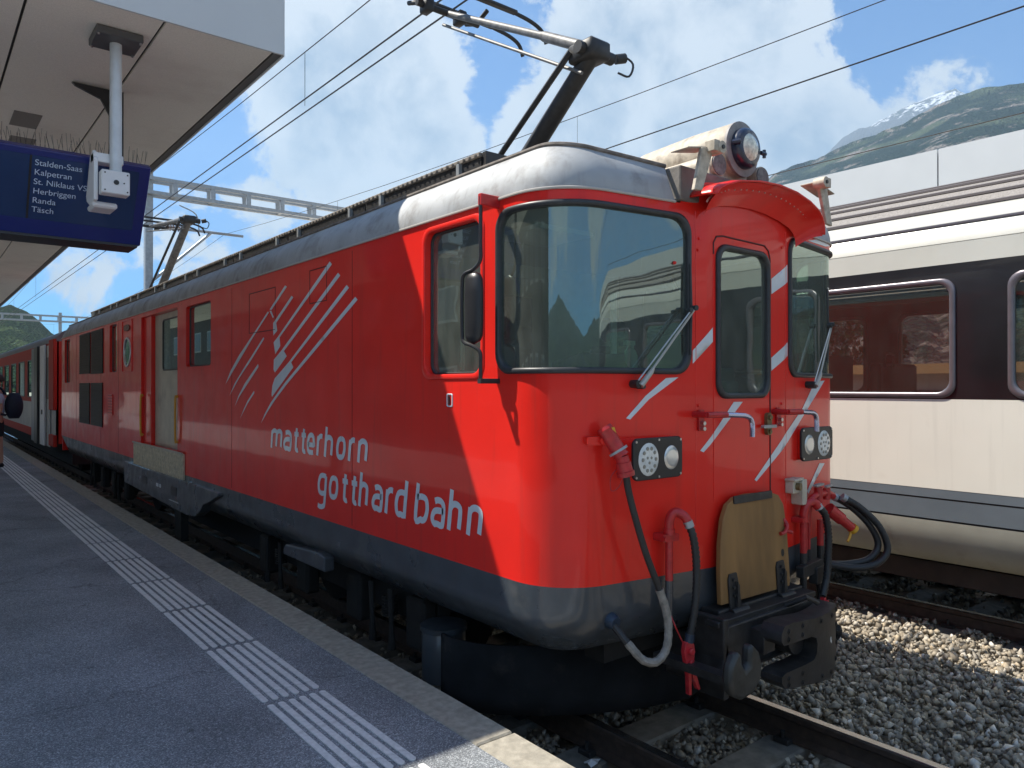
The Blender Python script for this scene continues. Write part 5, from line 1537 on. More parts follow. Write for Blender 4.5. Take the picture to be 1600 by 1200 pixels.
# ---- roof equipment, bogies
def build_roof_and_under():
    # walkway boards along the left roof edge
    y = 3.66
    while y < 16.2:
        y1 = min(y + 1.50, 16.3)
        m = MB(); m.bbox(2.70, 3.02, y, y1 - .02, 3.395, 3.425, .006)
        w = m.build('walkway_board', GRATE, LOCO, smooth=False)
        m = MB(); k = y + .04
        while k < y1 - .06:
            m.cyl((2.697, k, 3.41), (2.690, k, 3.41), .013, 7, .006); k += .062
        m.build('board_serration', GRATE, w, kind='stuff')
        m = MB(); m.box(2.712, 2.74, y, y1 - .02, 3.26, 3.392); m.build('walkway_upstand', BLACKMET, w, smooth=False)
        m = MB()
        for q in (y + .2, y1 - .3):
            m.box(2.685, 2.74, q, q + .03, 3.25, 3.395)
        m.build('walkway_brackets', GALV, w, smooth=False, kind='stuff')
        y += 1.50
    m = MB(); m.box(2.72, 3.1, 3.62, 3.655, 3.22, 3.425); m.build('walkway_end_plate', BLACKMET, LOCO, smooth=False)
    for yy in (5.35, 7.1, 9.0, 11.2, 13.4, 15.6):
        m = MB(); m.tube(smooth_path([(3.1, yy - .12, 3.36), (3.1, yy - .10, 3.50), (3.1, yy, 3.53), (3.1, yy + .10, 3.50), (3.1, yy + .12, 3.36)], 4), .03, 8); m.build('roof_vent_hoop', ROOFTOP, LOCO)
    # bogies: frame, wheels, hangers
    for yc in (5.4, 13.6):
        m = MB(); m.box(2.62, 2.72, yc - 1.4, yc + 1.4, .42, .62); m.box(4.46, 4.56, yc - 1.4, yc + 1.4, .42, .62); m.box(2.72, 4.46, yc - .2, yc + .2, .40, .60)
        for q in (-1.3, -.45, .45, 1.3):
            m.bbox(2.50, 2.62, yc + q - .11, yc + q + .11, .30, .64, .02)
        bg = m.build('bogie', UNDER, LOCO, smooth=False, bevel=.01)
        for q in (-.95, .95):
            m = MB()
            for x in (3.03, 4.10):
                m.cyl((x, yc + q, .42), (x + .09, yc + q, .42), .37, 28)
            m.cyl((2.8, yc + q, .42), (4.4, yc + q, .42), .07, 12)
            m.build('wheelset', UNDER, bg, ang=40)
        m = MB()
        for q in (-1.08, -.82, .80, 1.1):
            m.tube([(2.46, yc + q, .66), (2.45, yc + q - .03, .45), (2.46, yc + q - .02, .27)], [.022, .016, .028], 8)
        m.build('brake_hangers', UNDER, bg, kind='stuff')
        m = MB()
        for q in (-.95, .95):
            for k in range(7):
                m.tube([(2.53 + .05 * math.cos(t * .9), yc + q + .05 * math.sin(t * .9), .44 + .02 * k + t * .003) for t in range(0, 8)], .008, 5)
        m.build('springs', UNDER, bg, kind='stuff')
    m = MB(); m.box(2.75, 4.5, 7.3, 11.4, .32, .74); m.build('equipment_case', UNDER, LOCO, smooth=False, bevel=.02)
build_roof_and_under()

def pantograph(yb, yk, zk, yt, zt, dark, part='pantograph'):
    m = MB(); m.box(XC - .45, XC + .45, yb - .9, yb + .25, 3.40, 3.46)
    p = m.build(part, PANTOD, LOCO, smooth=False)
    K = Vector((XC, yk, zk)); B = Vector((XC, yb, 3.46))
    m = MB(); m.tube([B, B + (K - B) * .1, K], [.075, .072, .062], 14); m.build('lower_arm', dark, p)
    m = MB(); m.tube([(XC - .16, yb + .22, 3.46), (XC - .10, yk + .12, zk + .02)], .022, 8); m.build('guide_rod', PANTOD, p)
    m = MB()
    for q in (-.55, .55):
        m.cyl((XC + q * .6, yb - .75, 3.44), (XC + q * .6, yb - .75, 3.52), .05, 12)
    m.build('insulator', PANTO, p)
    # knee
    m = MB(); m.cyl(K + Vector((-.15, 0, 0)), K + Vector((.18, 0, 0)), .042, 14); m.bbox(K.x - .10, K.x + .10, K.y - .08, K.y + .16, K.z - .06, K.z + .07, .02); m.tube([K + Vector((.2, -.02, 0)), K + Vector((.27, -.04, .02))], .035, 10)
    m.tube(smooth_path([K + Vector((.24, -.05, .03)), K + Vector((.30, -.09, -.03)), K + Vector((.27, -.08, -.12)), K + Vector((.20, -.04, -.10))], 4), .008, 6)
    m.build('knee_joint', PANTOD, p, ang=50)
    T = Vector((XC, yt, zt - .16))
    m = MB(); m.tube([K + Vector((-.02, .02, .03)), K.lerp(T, .28) + Vector((-.01, 0, .02)), K.lerp(T, .30) + Vector((-.01, 0, .02)), T], [.040, .038, .029, .027], 12); ua = m.build('upper_arm', PANTO, p)
    m = MB(); m.tube([K + Vector((.12, .05, .06)), K.lerp(T, .6) + Vector((.10, 0, .02)), T + Vector((.06, 0, 0))], [.028, .021, .019], 10); m.build('upper_arm_brace', PANTOD, ua)
    m = MB(); m.tube([K + Vector((-.06, .05, -.14)), T + Vector((-.04, .02, -.10))], .013, 8); m.build('control_rod', PANTO, ua)
    # head: two contact strips with drooping horns
    m = MB(); m.cyl(T + Vector((-.32, 0, 0)), T + Vector((.32, 0, 0)), .028, 10)
    for q in (-.30, .30):
        m.tube([T + Vector((q, -.16, .06)), T + Vector((q, 0, .0)), T + Vector((q, .16, .06))], .02, 8)
    for q in (-.22, 0.12): m.bbox(T.x + q - .04, T.x + q + .04, T.y - .06, T.y + .06, T.z - .06, T.z + .05, .01)
    hd = m.build('pan_head', PANTOD, p, ang=50)
    for q in (-.17, .17):
        m = MB(); m.bbox(T.x - .62, T.x + .62, T.y + q - .03, T.y + q + .03, zt - .04, zt - .008, .008); m.build('contact_strip', PANTOD, hd, smooth=False)
        for sg in (-1, 1):
            m = MB(); m.tube(smooth_path([(T.x + sg * .60, T.y + q, zt - .028), (T.x + sg * .80, T.y + q, zt - .05), (T.x + sg * .93, T.y + q, zt - .10), (T.x + sg * .98, T.y + q, zt - .20)], 4), .018, 8); m.build('horn', PANTOD, hd)
pantograph(4.62, 3.60, 4.27, 5.36, 5.38, PANTOD)
pantograph(15.55, 13.1, 4.78, 15.7, 5.27, PANTO)

# =================================================================== PLATFORM CANOPY AND SIGN
CX, CYE, CZB, CZT = 2.0, 4.97, 4.27, 4.95
def build_canopy():
    t = thing('platform_canopy', 'pale concrete platform canopy overhead with smooth white edge', 'canopy', (-1.5, 5.0, .44))
    m = MB(); m.box(-3.2, CX - .02, CYE + .02, 70, CZB + .02, CZT - .02); m.build('canopy_core', DARKGAP, t, smooth=False)
    # soffit boards
    xs = [CX - .075, 1.235, .525, -.185, -.895, -1.605, -2.4, -3.2]
    ys = [CYE + .002] + [9.35 + 4.4 * i for i in range(14)]
    for i in range(len(xs) - 1):
        for j in range(len(ys) - 1):
            m = MB(); m.box(xs[i + 1] + .009, xs[i] - .009, ys[j] + (.004 if j else 0), ys[j + 1] - .004, CZB, CZB + .018)
            m.build('soffit_panel', SOFFIT, t, smooth=False)
    m = MB(); m.box(CX - .066, CX - .012, CYE + .002, 70, CZB + .004, CZB + .018); m.build('drip_channel', pbr('drip_grey', (.13, .125, .12), .7), t, smooth=False)
    m = MB(); m.box(CX - .012, CX, CYE, 70, CZB - .006, CZT); m.build('side_fascia', FASCIA, t, smooth=False)
    m = MB(); m.box(-3.2, CX - .0125, CYE - .018, CYE, CZB - .006, CZT); m.build('end_fascia', FASCIA, t, smooth=False)
    m = MB(); m.box(-3.2, CX - .013, CYE + .0, 70, CZT - .018, CZT - .001); m.build('roof_sheet', GALV, t, smooth=False)
    # grey inlay plates set into the ceiling
    for y in (7.35, 8.1):
        m = MB(); x = .92 if y < 8 else .60
        m.box(.70 if y > 8 else .66 , (.70 if y > 8 else .66) + .20, y, y + .42, CZB - .004, CZB - .0005) ; m.build('inlay_plate', pbr('inlay_plate', (.22, .20, .18), .7), t, smooth=False)
    for y in (12, 24, 36, 48, 60):
        m = MB(); m.cyl((-1.2, y, .44), (-1.2, y, CZB), .14, 20); m.build('column', GALV, t)
build_canopy()

def build_sign():
    t = thing('departure_board', 'blue departure board under the canopy listing Stalden-Saas to Tasch', 'sign', (.4, 5.6, 4.27))
    A = Vector((0, 5.60, 3.51)); B = Vector((0, 5.90, 3.045))       # face top and bottom edge (y, z)
    dv = (B - A); Ln = dv.length; dv.normalize()
    nrm = Vector((0, dv.z, -dv.y))
    if nrm.y > 0: nrm = -nrm
    def P(x, q, h=0):
        v = A + dv * q + nrm * h
        return (x, v.y, v.z)
    X1, X0 = 1.30, -1.25
    # housing: wedge
    m = MB(); prof = [(A.y, A.z), (A.y + .05, A.z + .03), (B.y + .42, A.z + .03), (B.y + .30, B.z - .02), (B.y + .02, B.z - .03), (B.y, B.z)]
    m.prism(prof, lambda a, b, h: (h, a, b), X0, X1); m.build('housing', SIGNBLUE, t, smooth=False, bevel=.008)
    m = MB(); m.add([P(X0 + .05, .045, .002), P(X1 - .07, .045, .002), P(X1 - .07, Ln - .075, .002), P(X0 + .05, Ln - .075, .002)], [(0, 3, 2, 1)])
    sc = m.build('screen', SCREEN, t, smooth=False)
    m = MB(); m.add([P(.590, .045, .004), P(.602, .045, .004), P(.602, Ln - .075, .004), P(.590, Ln - .075, .004)], [(0, 3, 2, 1)]); m.build('screen_divider', BLACK, t, smooth=False)
    m = MB(); m.box(X0, X1 - .02, B.y + .02, B.y + .3, B.z - .045, B.z - .025); m.build('underside', BLACK, t, smooth=False)
    for i, txt in enumerate(('Stalden-Saas', 'Kalpetran', 'St. Niklaus VS', 'Herbriggen', 'Randa', 'T\u00e4sch')):
        cu = bpy.data.curves.new('text', 'FONT'); cu.body = txt; cu.size = .0545
        ob = bpy.data.objects.new('text', cu); COL.objects.link(ob)
        dg = bpy.context.evaluated_depsgraph_get()
        me0 = bpy.data.meshes.new_from_object(ob.evaluated_get(dg))
        m = MB(); m.add([P(.618 + v.co.x, .085 + .0640 * i + .022 - v.co.y, .005) for v in me0.vertices], [tuple(p.vertices) for p in me0.polygons])
        bpy.data.objects.remove(ob); bpy.data.meshes.remove(me0)
        m.build('text_line', TEXTM, sc, smooth=False)
    # bird spikes along the top
    m = MB(); x = X0
    while x < X1 - .01:
        for q in (0, 1):
            a = random.uniform(-.025, .025); y = A.y + .07 + q * .05
            m.tube([(x + q * .012, y, A.z + .03), (x + q * .012 + a, y - .02 + q * .04, A.z + .03 + random.uniform(.085, .12))], .0013, 3, cap=False)
        x += .026
    m.build('bird_spikes', BLACKMET, t, smooth=False, kind='stuff')
    # mounting posts
    px, py = 1.035, 5.385
    m = MB(); m.bbox(.90, 1.172, 5.25, 5.52, CZB - .055, CZB - .004, .006); m.build('ceiling_plate', pbr('dark_grey_metal', (.085, .085, .088), .5), t, smooth=False)
    m = MB()
    for a in (.915, 1.157):
        for b in (5.268, 5.50): m.cyl((a, b, CZB - .066), (a, b, CZB - .05), .008, 8)
    m.build('plate_bolts', STEEL, t)
    m = MB(); m.cyl((px, py, 3.38), (px, py, CZB - .05), .036, 22); m.build('hanging_post', pbr('zinc_post', (.60, .63, .65), .4, metal=.2, var=.08, vscale=14), t)
    m = MB(); m.bbox(px - .095, px + .070, py - .075, py + .02, 3.225, 3.375, .006); cb = m.build('clamp_box', WHITE, t, smooth=False)
    m = MB(); m.cyl((px - .01, py - .079, 3.30), (px - .01, py - .073, 3.30), .016, 14); m.build('key_hole', BLACK, cb)
    m = MB()
    for a, b in ((-.075, .13), (.055, .13), (-.075, .02), (.055, .02), (.035, .075)): m.cyl((px + a, py - .0785, 3.225 + b), (px + a, py - .074, 3.225 + b), .005, 6)
    m.build('box_screws', BLACKMET, cb)
    m = MB(); m.prism([(5.39, 3.46), (5.44, 3.52), (5.52, 3.50), (5.66, 3.26), (5.64, 3.22), (5.52, 3.17), (5.39, 3.19)], lambda a, b, h: (h, a, b), px - .125, px - .100); m.box(px - .125, px + .05, 5.40, 5.50, 3.44, 3.50); m.bbox(px - .125, px + .02, 5.42, 5.62, 3.15, 3.19, .01)
    m.build('side_bracket', WHITE, t, smooth=False, bevel=.006)
    m = MB(); m.box(1.185, 1.275, 6.35, 6.42, 3.50, CZB - .01); m.prism([(1.20, CZB - .01), (1.20, CZB - .24), (1.12, CZB - .09), (.95, CZB - .03), (.93, CZB - .01)], lambda a, b, h: (a, h, b), 6.36, 6.39)
    m.build('rear_bracket', BLACK, t, smooth=False)
build_sign()

# =================================================================== COACHES
def build_coach(name, label, xf, dirx, ys, ye, win_right, pitch, group=None, interior=True):
    """ribbed-roof coach; xf = flank plane, dirx = +1 when the body extends towards +x"""
    W_ = 2.74
    X = lambda d: xf + dirx * d
    t = thing(name, label, 'railway coach', (X(W_ / 2), (ys + ye) / 2, 0), group)
    zt = 2.992
    wins = []
    y = win_right
    while y - 2 * pitch > ys: y -= pitch
    while y + (pitch - .37) < ye - .3:
        wins.append(rrect(y, y + pitch - .37, 1.897, 2.880, .11)); y += pitch
    def flank(dx, nm):
        zone = ((1.886, zt, PLUM, True, 'window_band'), (1.144, 1.8858, CREAM, False, 'side_panel'))
        for z0, z1, mt, hl, n_ in zone:
            V, F = sheet2d([(ys, z0), (ye, z0), (ye, z1), (ys, z1)], wins if hl else [], np.arange(ys + .5, ye, .8), [])
            m = MB()
            F2 = []
            for f in F:
                a, b, c = V[f[0]], V[f[1]], V[f[2]]
                ccw = (b[0] - a[0]) * (c[1] - a[1]) - (b[1] - a[1]) * (c[0] - a[0]) > 0
                out_neg = (dx < W_ / 2) == (dirx > 0)          # outward normal is -x
                F2.append(f if ccw != out_neg else f[::-1])
            m.add([(X(dx), a, b) for a, b in V], F2)
            m.build(n_, mt, t, smooth=False)
    flank(0, 'l'); flank(W_, 'r')
    # lower stripes and valance, cant rail, roof as extruded profile bands
    def band(pts, mat, nm, th=None):
        for mir in (0, 1):
            q = [(W_ - a if mir else a, b) for a, b in pts]
            m = MB()
            n = len(q)
            m.add([(X(a), yy, b) for yy in (ys, ye) for a, b in q], [((i, i + 1, n + i + 1, n + i) if (mir == 0) == (dirx > 0) else (i, n + i, n + i + 1, i + 1)) for i in range(n - 1)])
            m.build(nm, mat, t, ang=28)
    band([(0.002, 1.1438), (0.002, 1.070)], SLATE, 'slate_stripe')
    band([(.006, 1.070), (.012, 1.066), (.012, 1.060), (.004, 1.056)], BLACK, 'stripe_joint')
    band([(0.003, 1.0555), (0.01, .892)], SLATE, 'slate_stripe')
    band([(.012, .892), (.022, .888), (.022, .880), (.010, .876)], BLACK, 'stripe_joint')
    band([(.010, .876), (.02, .80), (.05, .70), (.10, .60), (.17, .53), (.27, .49)], COACHLOW, 'valance')
    band([(.0, zt + .0002), (.006, 3.07), (.012, 3.16)], CREAMROOF, 'cant_panel')
    band([(.012, 3.1602), (.022, 3.164), (.022, 3.170), (.018, 3.172), (.040, 3.250), (.085, 3.325)], CREAMROOF, 'cant_panel')
    m = MB(); m.tube([(X(.083), ys, 3.333), (X(.083), ye, 3.333)], .013, 6); m.build('gutter', FRAMEAL, t)
    band([(.10, 3.348), (.155, 3.42), (.225, 3.485)], pbr('coach_roof_gloss', (.48, .47, .43), .16, coat=.6, bump=.004, bscale=3.0), 'roof_shoulder')
    band([(.225, 3.485), (.33, 3.575), (.46, 3.665), (.62, 3.75), (.82, 3.83), (1.08, 3.89), (W_ / 2, 3.91)], COACHROOF, 'ribbed_roof')
    for k, (a, b) in enumerate(((.225, 3.492), (.36, 3.605), (.52, 3.705), (.70, 3.79), (.90, 3.855), (1.12, 3.902))):
        for mir in (0, 1):
            m = MB(); a2 = W_ - a if mir else a; m.tube([(X(a2), ys, b), (X(a2), ye, b)], .017 if k else .02, 6); m.build('roof_rib', pbr('roof_rib', (.10, .085, .085), .6), t)
    # frames and panes
    fsrc = None
    for p in wins:
        pr = resample(p, .12)
        for side in (0, 1):
            dx = -.0 if side == 0 else W_
            sgn = -1 if side == 0 else 1
            fm = lambda a, b, h, dx=dx, sgn=sgn: (X(dx + sgn * h), a, b)
            if fsrc is None or side == 1 and fsrc.get(1) is None:
                fsrc = fsrc or {}
                m = MB(); seal(m, pr, fm, .046, .016, .03); f = m.build('window_frame', FRAMEAL, t, ang=60)
                m = MB(); pp = scale_poly(pr, .044); m.add([fm(a, b, -.012) for a, b in pp], [tuple(range(len(pp)))]); g = m.build('pane', GLASSC, f, smooth=False)
                fsrc[side] = (f, g, p[0][0])
            else:
                f, g, y0 = fsrc[side]
                nf = share(f, 'window_frame', t, (0, p[0][0] - y0, 0))
                ng = g.copy(); ng.name = 'pane'; COL.objects.link(ng); ng.parent = nf
    # ends, floor, bogies
    m = MB(); m.box(min(X(.02), X(W_ - .02)), max(X(.02), X(W_ - .02)), ys + .02, ye - .02, 1.10, 1.20); m.build('floor', UNDER, t, smooth=False)
    for yy in (ys, ye - .03):
        m = MB(); m.prism([(.0, .9), (W_, .9), (W_, 3.1), (W_ - .225, 3.48), (W_ - .9, 3.84), (.9, 3.84), (.225, 3.48), (0, 3.1)], lambda a, b, h: (X(a), h, b), yy, yy + .03); m.build('end_wall', CREAM, t, smooth=False)
    m = MB(); m.box(min(X(.45), X(W_ - .45)), max(X(.45), X(W_ - .45)), ys + .5, ye - .5, .42, 1.09); m.build('underframe', UNDER, t, smooth=False)
    m = MB(); m.box(min(X(.30), X(.42)), max(X(.30), X(.42)), ys + 2, ye - 2, .30, .47); m.build('brown_cable_duct', pbr('brown_rust', (.035, .024, .018), .8, var=.3, vscale=8), t, smooth=False)
    for yc in (ys + 3.4, ye - 3.4):
        m = MB(); m.box(min(X(.5), X(.62)), max(X(.5), X(.62)), yc - 1.6, yc + 1.6, .40, .62)
        bg = m.build('bogie', UNDER, t, smooth=False)
        for q in (-1.25, 1.25):
            m = MB()
            for d in (.62, 2.05): m.cyl((X(d), yc + q, .46), (X(d + .1), yc + q, .46), .46, 26)
            m.build('wheelset', UNDER, bg, ang=40)
    if interior:
        m = MB(); m.box(min(X(.1), X(W_ - .1)), max(X(.1), X(W_ - .1)), ys + .1, ye - .1, 3.28, 3.30); m.build('ceiling', pbr('coach_ceiling', (.30, .16, .13), .5), t, smooth=False)
        y = win_right + .62
        while y - pitch > ys: y -= pitch
        part = pbr('coach_partition', (.035, .035, .028), .4)
        k = 0
        while y < ye - 1:
            m = MB(); m.box(min(X(.9), X(.94)), max(X(.9), X(.94)), y - .60, y + .10, 1.2, 2.95) if k % 3 == 1 else m.box(min(X(.12), X(1.05)), max(X(.12), X(1.05)), y + .75, y + .88, 1.2, 2.30)
            m.build('partition' if k % 3 == 1 else 'seat_back', part if k % 3 == 1 else MAROON, t, smooth=False)
            m = MB(); m.bbox(min(X(.12), X(1.0)), max(X(.12), X(1.0)), y + .30, y + .75, 1.5, 1.66, .03); m.build('seat', MAROON, t, smooth=False)
            m = MB(); m.bbox(min(X(1.65), X(2.6)), max(X(1.65), X(2.6)), y + .75, y + .88, 1.2, 2.25, .03); m.tube(smooth_path([(X(1.75), y + .74, 2.2), (X(1.75), y + .74, 2.34), (X(1.95), y + .74, 2.34), (X(1.95), y + .74, 2.2)], 3), .014, 6); m.build('seat_back', MAROON, t, smooth=False)
            y += pitch; k += 1
    return t
build_coach('passenger_coach', 'white coach with dark window band and ribbed roof right of the locomotive', 6.60, 1, -9.6, 14.4, 2.441 - 0, 2.02)

def build_rear_coach():
    xf = 2.34; W_ = 2.56; ys, ye = 17.9, 35.0
    t = thing('passenger_coach', 'red and pale grey coach coupled behind the red locomotive', 'railway coach', (xf + W_ / 2, 26, 0))
    wins = []
    y = 21.3
    while y < ye - 1.8:
        wins.append(rrect(y, y + 1.35, 1.72, 2.66, .05)); y += 2.0
    door = [(18.45, .80), (20.75, .80), (20.75, 2.82), (18.45, 2.82)]
    def sheetb(z0, z1, mt, nm, holes):
        V, F = sheet2d([(ys, z0), (ye, z0), (ye, z1), (ys, z1)], holes, np.arange(ys + .5, ye, .8), [])
        m = MB(); F2 = []
        for f in F:
            a, b, c = V[f[0]], V[f[1]], V[f[2]]
            ccw = (b[0] - a[0]) * (c[1] - a[1]) - (b[1] - a[1]) * (c[0] - a[0]) > 0
            F2.append(f[::-1] if ccw else f)
        m.add([(xf, a, b) for a, b in V], F2); m.build(nm, mt, t, smooth=False)
    sheetb(1.62, 2.93, COACHRED, 'window_band', wins)
    sheetb(.98, 1.6198, COACHGREY, 'side_panel', [])
    m = MB(); m.box(xf, xf + .02, ys, ye, .78, .9798); m.build('sill_band', COACHRED, t, smooth=False)
    m = MB(); prof = [(0, 2.93), (.02, 3.02), (.10, 3.12), (.3, 3.22), (W_ / 2, 3.30), (W_ - .3, 3.22), (W_ - .1, 3.12), (W_, 2.93)]
    n = len(prof); m.add([(xf + a, yy, b) for yy in (ys, ye) for a, b in prof], [(i, i + 1, n + i + 1, n + i) for i in range(n - 1)] + [tuple(range(n)), tuple(range(n, 2 * n))]); m.build('roof', pbr('rear_coach_roof', (.14, .14, .145), .5, var=.2), t, ang=30)
    m = MB(); m.box(xf + .05, xf + W_, ys, ys + .03, .8, 2.93); m.build('end_wall', COACHRED, t, smooth=False)
    m = MB(); m.box(xf + W_ - .02, xf + W_, ys, ye, .8, 2.93); m.build('far_side', COACHRED, t, smooth=False)
    m = MB(); m.box(xf + .3, xf + W_ - .3, ys, ye, .35, .8); m.build('underframe', UNDER, t, smooth=False)
    for p in wins:
        m = MB(); pr = resample(p, .2); fm = lambda a, b, h: (xf - h, a, b); seal(m, pr, fm, .03, .01); f = m.build('window_frame', RUBBER, t, ang=60)
        m = MB(); pp = scale_poly(pr, .028); m.add([fm(a, b, -.01) for a, b in pp], [tuple(range(len(pp)))]); m.build('pane', GLASSD, f, smooth=False)
    m = MB(); m.box(xf + .25, xf + W_ - .1, ys + .3, ye - .3, .9, 2.9); m.build('saloon_dark_block', pbr('saloon_dark', (.03, .03, .032), .7), t, smooth=False)  # solid dark block added so the saloon windows read dark
    # red end corner and sliding door leaves standing open
    m = MB(); m.bbox(xf - .05, xf + .02, 17.9, 18.55, 1.50, 2.98, .01); m.build('end_pillar', COACHRED, t, smooth=False)
    m = MB(); m.bbox(xf - .05, xf + .02, 17.9, 18.55, .74, .98, .01); m.build('end_step', COACHRED, t, smooth=False)
    m = MB(); m.bbox(xf - .028, xf - .004, 18.56, 19.05, .70, 2.88, .005); d = m.build('door_leaf', COACHGREY, t, smooth=False)
    m = MB(); m.box(xf - .034, xf - .028, 18.62, 18.98, 1.72, 2.62); m.build('door_window', BLACK, d, smooth=False)
    m = MB(); m.bbox(xf - .075, xf - .035, 19.06, 19.75, .70, 2.90, .008); d = m.build('door_leaf', WHITE, t, smooth=False)
    m = MB(); m.box(xf - .09, xf - .075, 19.30, 19.42, 1.38, 1.48); m.build('door_handle', BLACK, d, smooth=False)
    m = MB(); m.bbox(xf - .12, xf - .02, 19.82, 20.35, .70, 2.90, .01); m.build('door_edge', BLACK, t, smooth=False)
    m = MB(); m.bbox(xf - .10, xf - .02, 20.42, 21.0, .72, 2.88, .01); m.build('door_edge', pbr('grey_blue_edge', (.12, .15, .17), .4), t, smooth=False)
    for yc in (20.5, 32.3):
        m = MB()
        for q in (-.9, .9):
            m.cyl((3.05, yc + q, .42), (4.2, yc + q, .42), .36, 20)
        m.build('wheelset', UNDER, t)
build_rear_coach()

# =================================================================== OVERHEAD LINE
def wire(name, label, pts, r, parent=None, cat='wire', group=None):
    m = MB(); m.tube(pts, r, 5, cap=False)
    o = m.build(name, WIRE, parent)
    if parent is None: tag(o, label, cat, group)
    return o
def sagged(x, y0, y1, z, sag, n=14, x2=None):
    x2 = x if x2 is None else x2
    return [(x + (x2 - x) * k / n, y0 + (y1 - y0) * k / n, z - sag * 4 * (k / n) * (1 - k / n)) for k in range(n + 1)]
def catenary(label, x, zc, zm, rc=.0075, rm=.006, twin=None, spans=((-25, 25), (25, 70), (70, 115)), drop=.9, low=.55):
    t = thing('overhead_line', label, 'overhead line', (x, 0, zc))
    for q in ((-twin, twin) if twin else (0,)):
        wire('contact_wire', '', [(x + q, -25, zc), (x + q, 115, zc)], rc, t)
    for a, b in spans:
        wire('messenger_wire', '', sagged(x, a, b, zm, zm - zc - low), rm, t)
        n = 6
        m = MB()
        for k in range(1, n):
            y = a + (b - a) * k / n; f = k / n
            z = zm - (zm - zc - low) * 4 * f * (1 - f)
            m.tube([(x, y, z), (x, y, zc)], .0035, 4, cap=False)
        m.build('dropper', WIRE, t)
    return t
catenary('twin contact wires with droppers above the red locomotive', 3.60, 5.29, 6.55, twin=.085, rc=.0085)
catenary('overhead line above the white coach at the right', 8.03, 5.52, 7.0, rc=.009)
for lb, x, z in (('thin feeder wire crossing in front of the mountain, upper one', 12.2, 5.85), ('thin feeder wire crossing in front of the mountain, lower one', 12.9, 5.35)):
    wire('feeder_wire', lb, [(x, -30, z), (x, 110, z)], .009)

def gantry(label, xm, y, zb, depth, x0, x1, far=False):
    t = thing('catenary_gantry', label, 'gantry', (xm, y, 0))
    m = MB(); m.box(xm - .11, xm + .11, y - .11, y + .11, -.2, zb + depth + .25); m.build('mast', GALV, t, smooth=False)
    m = MB()
    for yy in (y - .2, y + .2):
        m.box(x0, x1, yy - .05, yy + .05, zb, zb + .11); m.box(x0, x1, yy - .05, yy + .05, zb + depth - .11, zb + depth)
    m.build('beam_chord', GALV, t, smooth=False)
    m = MB(); x = x0
    while x < x1:
        for yy in (y - .2, y + .2): m.box(x - .07, x + .07, yy - .04, yy + .04, zb + .11, zb + depth - .11)
        m.box(x - .05, x + .05, y - .15, y + .15, zb + .02, zb + .09)
        x += 1.15 if not far else 1.3
    m.build('beam_battens', GALV, t, smooth=False, kind='stuff')
    m = MB(); m.cyl((x1 - .3, y, -.2), (x1 - .3, y, zb + .2), .12, 10); m.build('mast', GALV, t)
    return t
g = gantry('nearer grey steel gantry with open panels behind the blue board', 5.72, 25, 7.92, .55, -1.6, 18.4)
# cantilever of the nearer gantry mast
m = MB(); m.tube([(5.8, 24.9, 6.98), (6.05, 24.9, 6.98)], .03, 6)
m.tube([(5.85, 24.9, 6.98), (8.6, 24.9, 6.99)], .045, 8); m.tube([(5.8, 24.9, 5.25), (7.55, 24.9, 6.95)], .045, 8)
m.tube(smooth_path([(7.2, 24.9, 6.98), (7.1, 24.9, 7.5), (6.6, 24.9, 7.72)], 4), .02, 6)
m.build('cantilever', GALV, g)
m = MB()
for k in range(9): m.cyl((6.0 + k * .08, 24.9, 6.98), (6.03 + k * .08, 24.9, 6.98), .10, 10)
m.build('insulator', pbr('brown_insulator', (.12, .07, .05), .35), g)
gantry('farther small gantry above the red coach, seen against the wooded hill', 9.7, 72, 7.35, .55, -6, 20, True)
# =================================================================== FAR PLATFORM
def build_far_platform():
    t = thing('platform_canopy', 'long white canopy fascia beyond the coach, below the mountain', 'canopy', (13.5, 10, 0))
    y = -20.7; k = 0
    while y < 60:
        m = MB(); m.box(11.0, 11.05, y, y + 4.98, 4.30, 5.26); m.build('fascia_panel', FASCIA, t, smooth=False)
        y += 5.0; k += 1
    m = MB(); m.box(11.055, 16.5, -22, 60, 4.75, 5.20); m.build('roof_slab', SOFFIT, t, smooth=False)
    for yy in range(-18, 58, 9):
        m = MB(); m.cyl((13.8, yy, .4), (13.8, yy, 4.75), .16, 16); m.build('column', GALV, t)
    m = MB(); m.box(10.7, 17, -30, 110, -.24, .50); o = m.build('platform', pbr('far_platform', (.16, .155, .15), .9, var=.15, vscale=3), None, smooth=False); o['kind'] = 'structure'
    # low white building and green slope seen through the coach windows
    b = thing('lineside_building', 'low white building behind the coach, seen through its windows', 'building', (24, 10, 0))
    m = MB(); m.box(22, 28, -14, 34, -.2, 2.35); m.build('wall', pbr('render_white', (.55, .53, .48), .9), b, smooth=False)
    m = MB(); m.box(21.7, 28.3, -14.3, 34.3, 2.35, 2.62); m.build('roof', pbr('tan_roof_edge', (.38, .25, .12), .7), b, smooth=False)
    for k in range(16):
        m = MB(); m.box(21.96, 21.995, -12 + k * 2.9, -10.9 + k * 2.9, 1.0, 1.9); w = m.build('window', pbr('window_grey', (.12, .13, .14), .3), b, smooth=False)
build_far_platform()
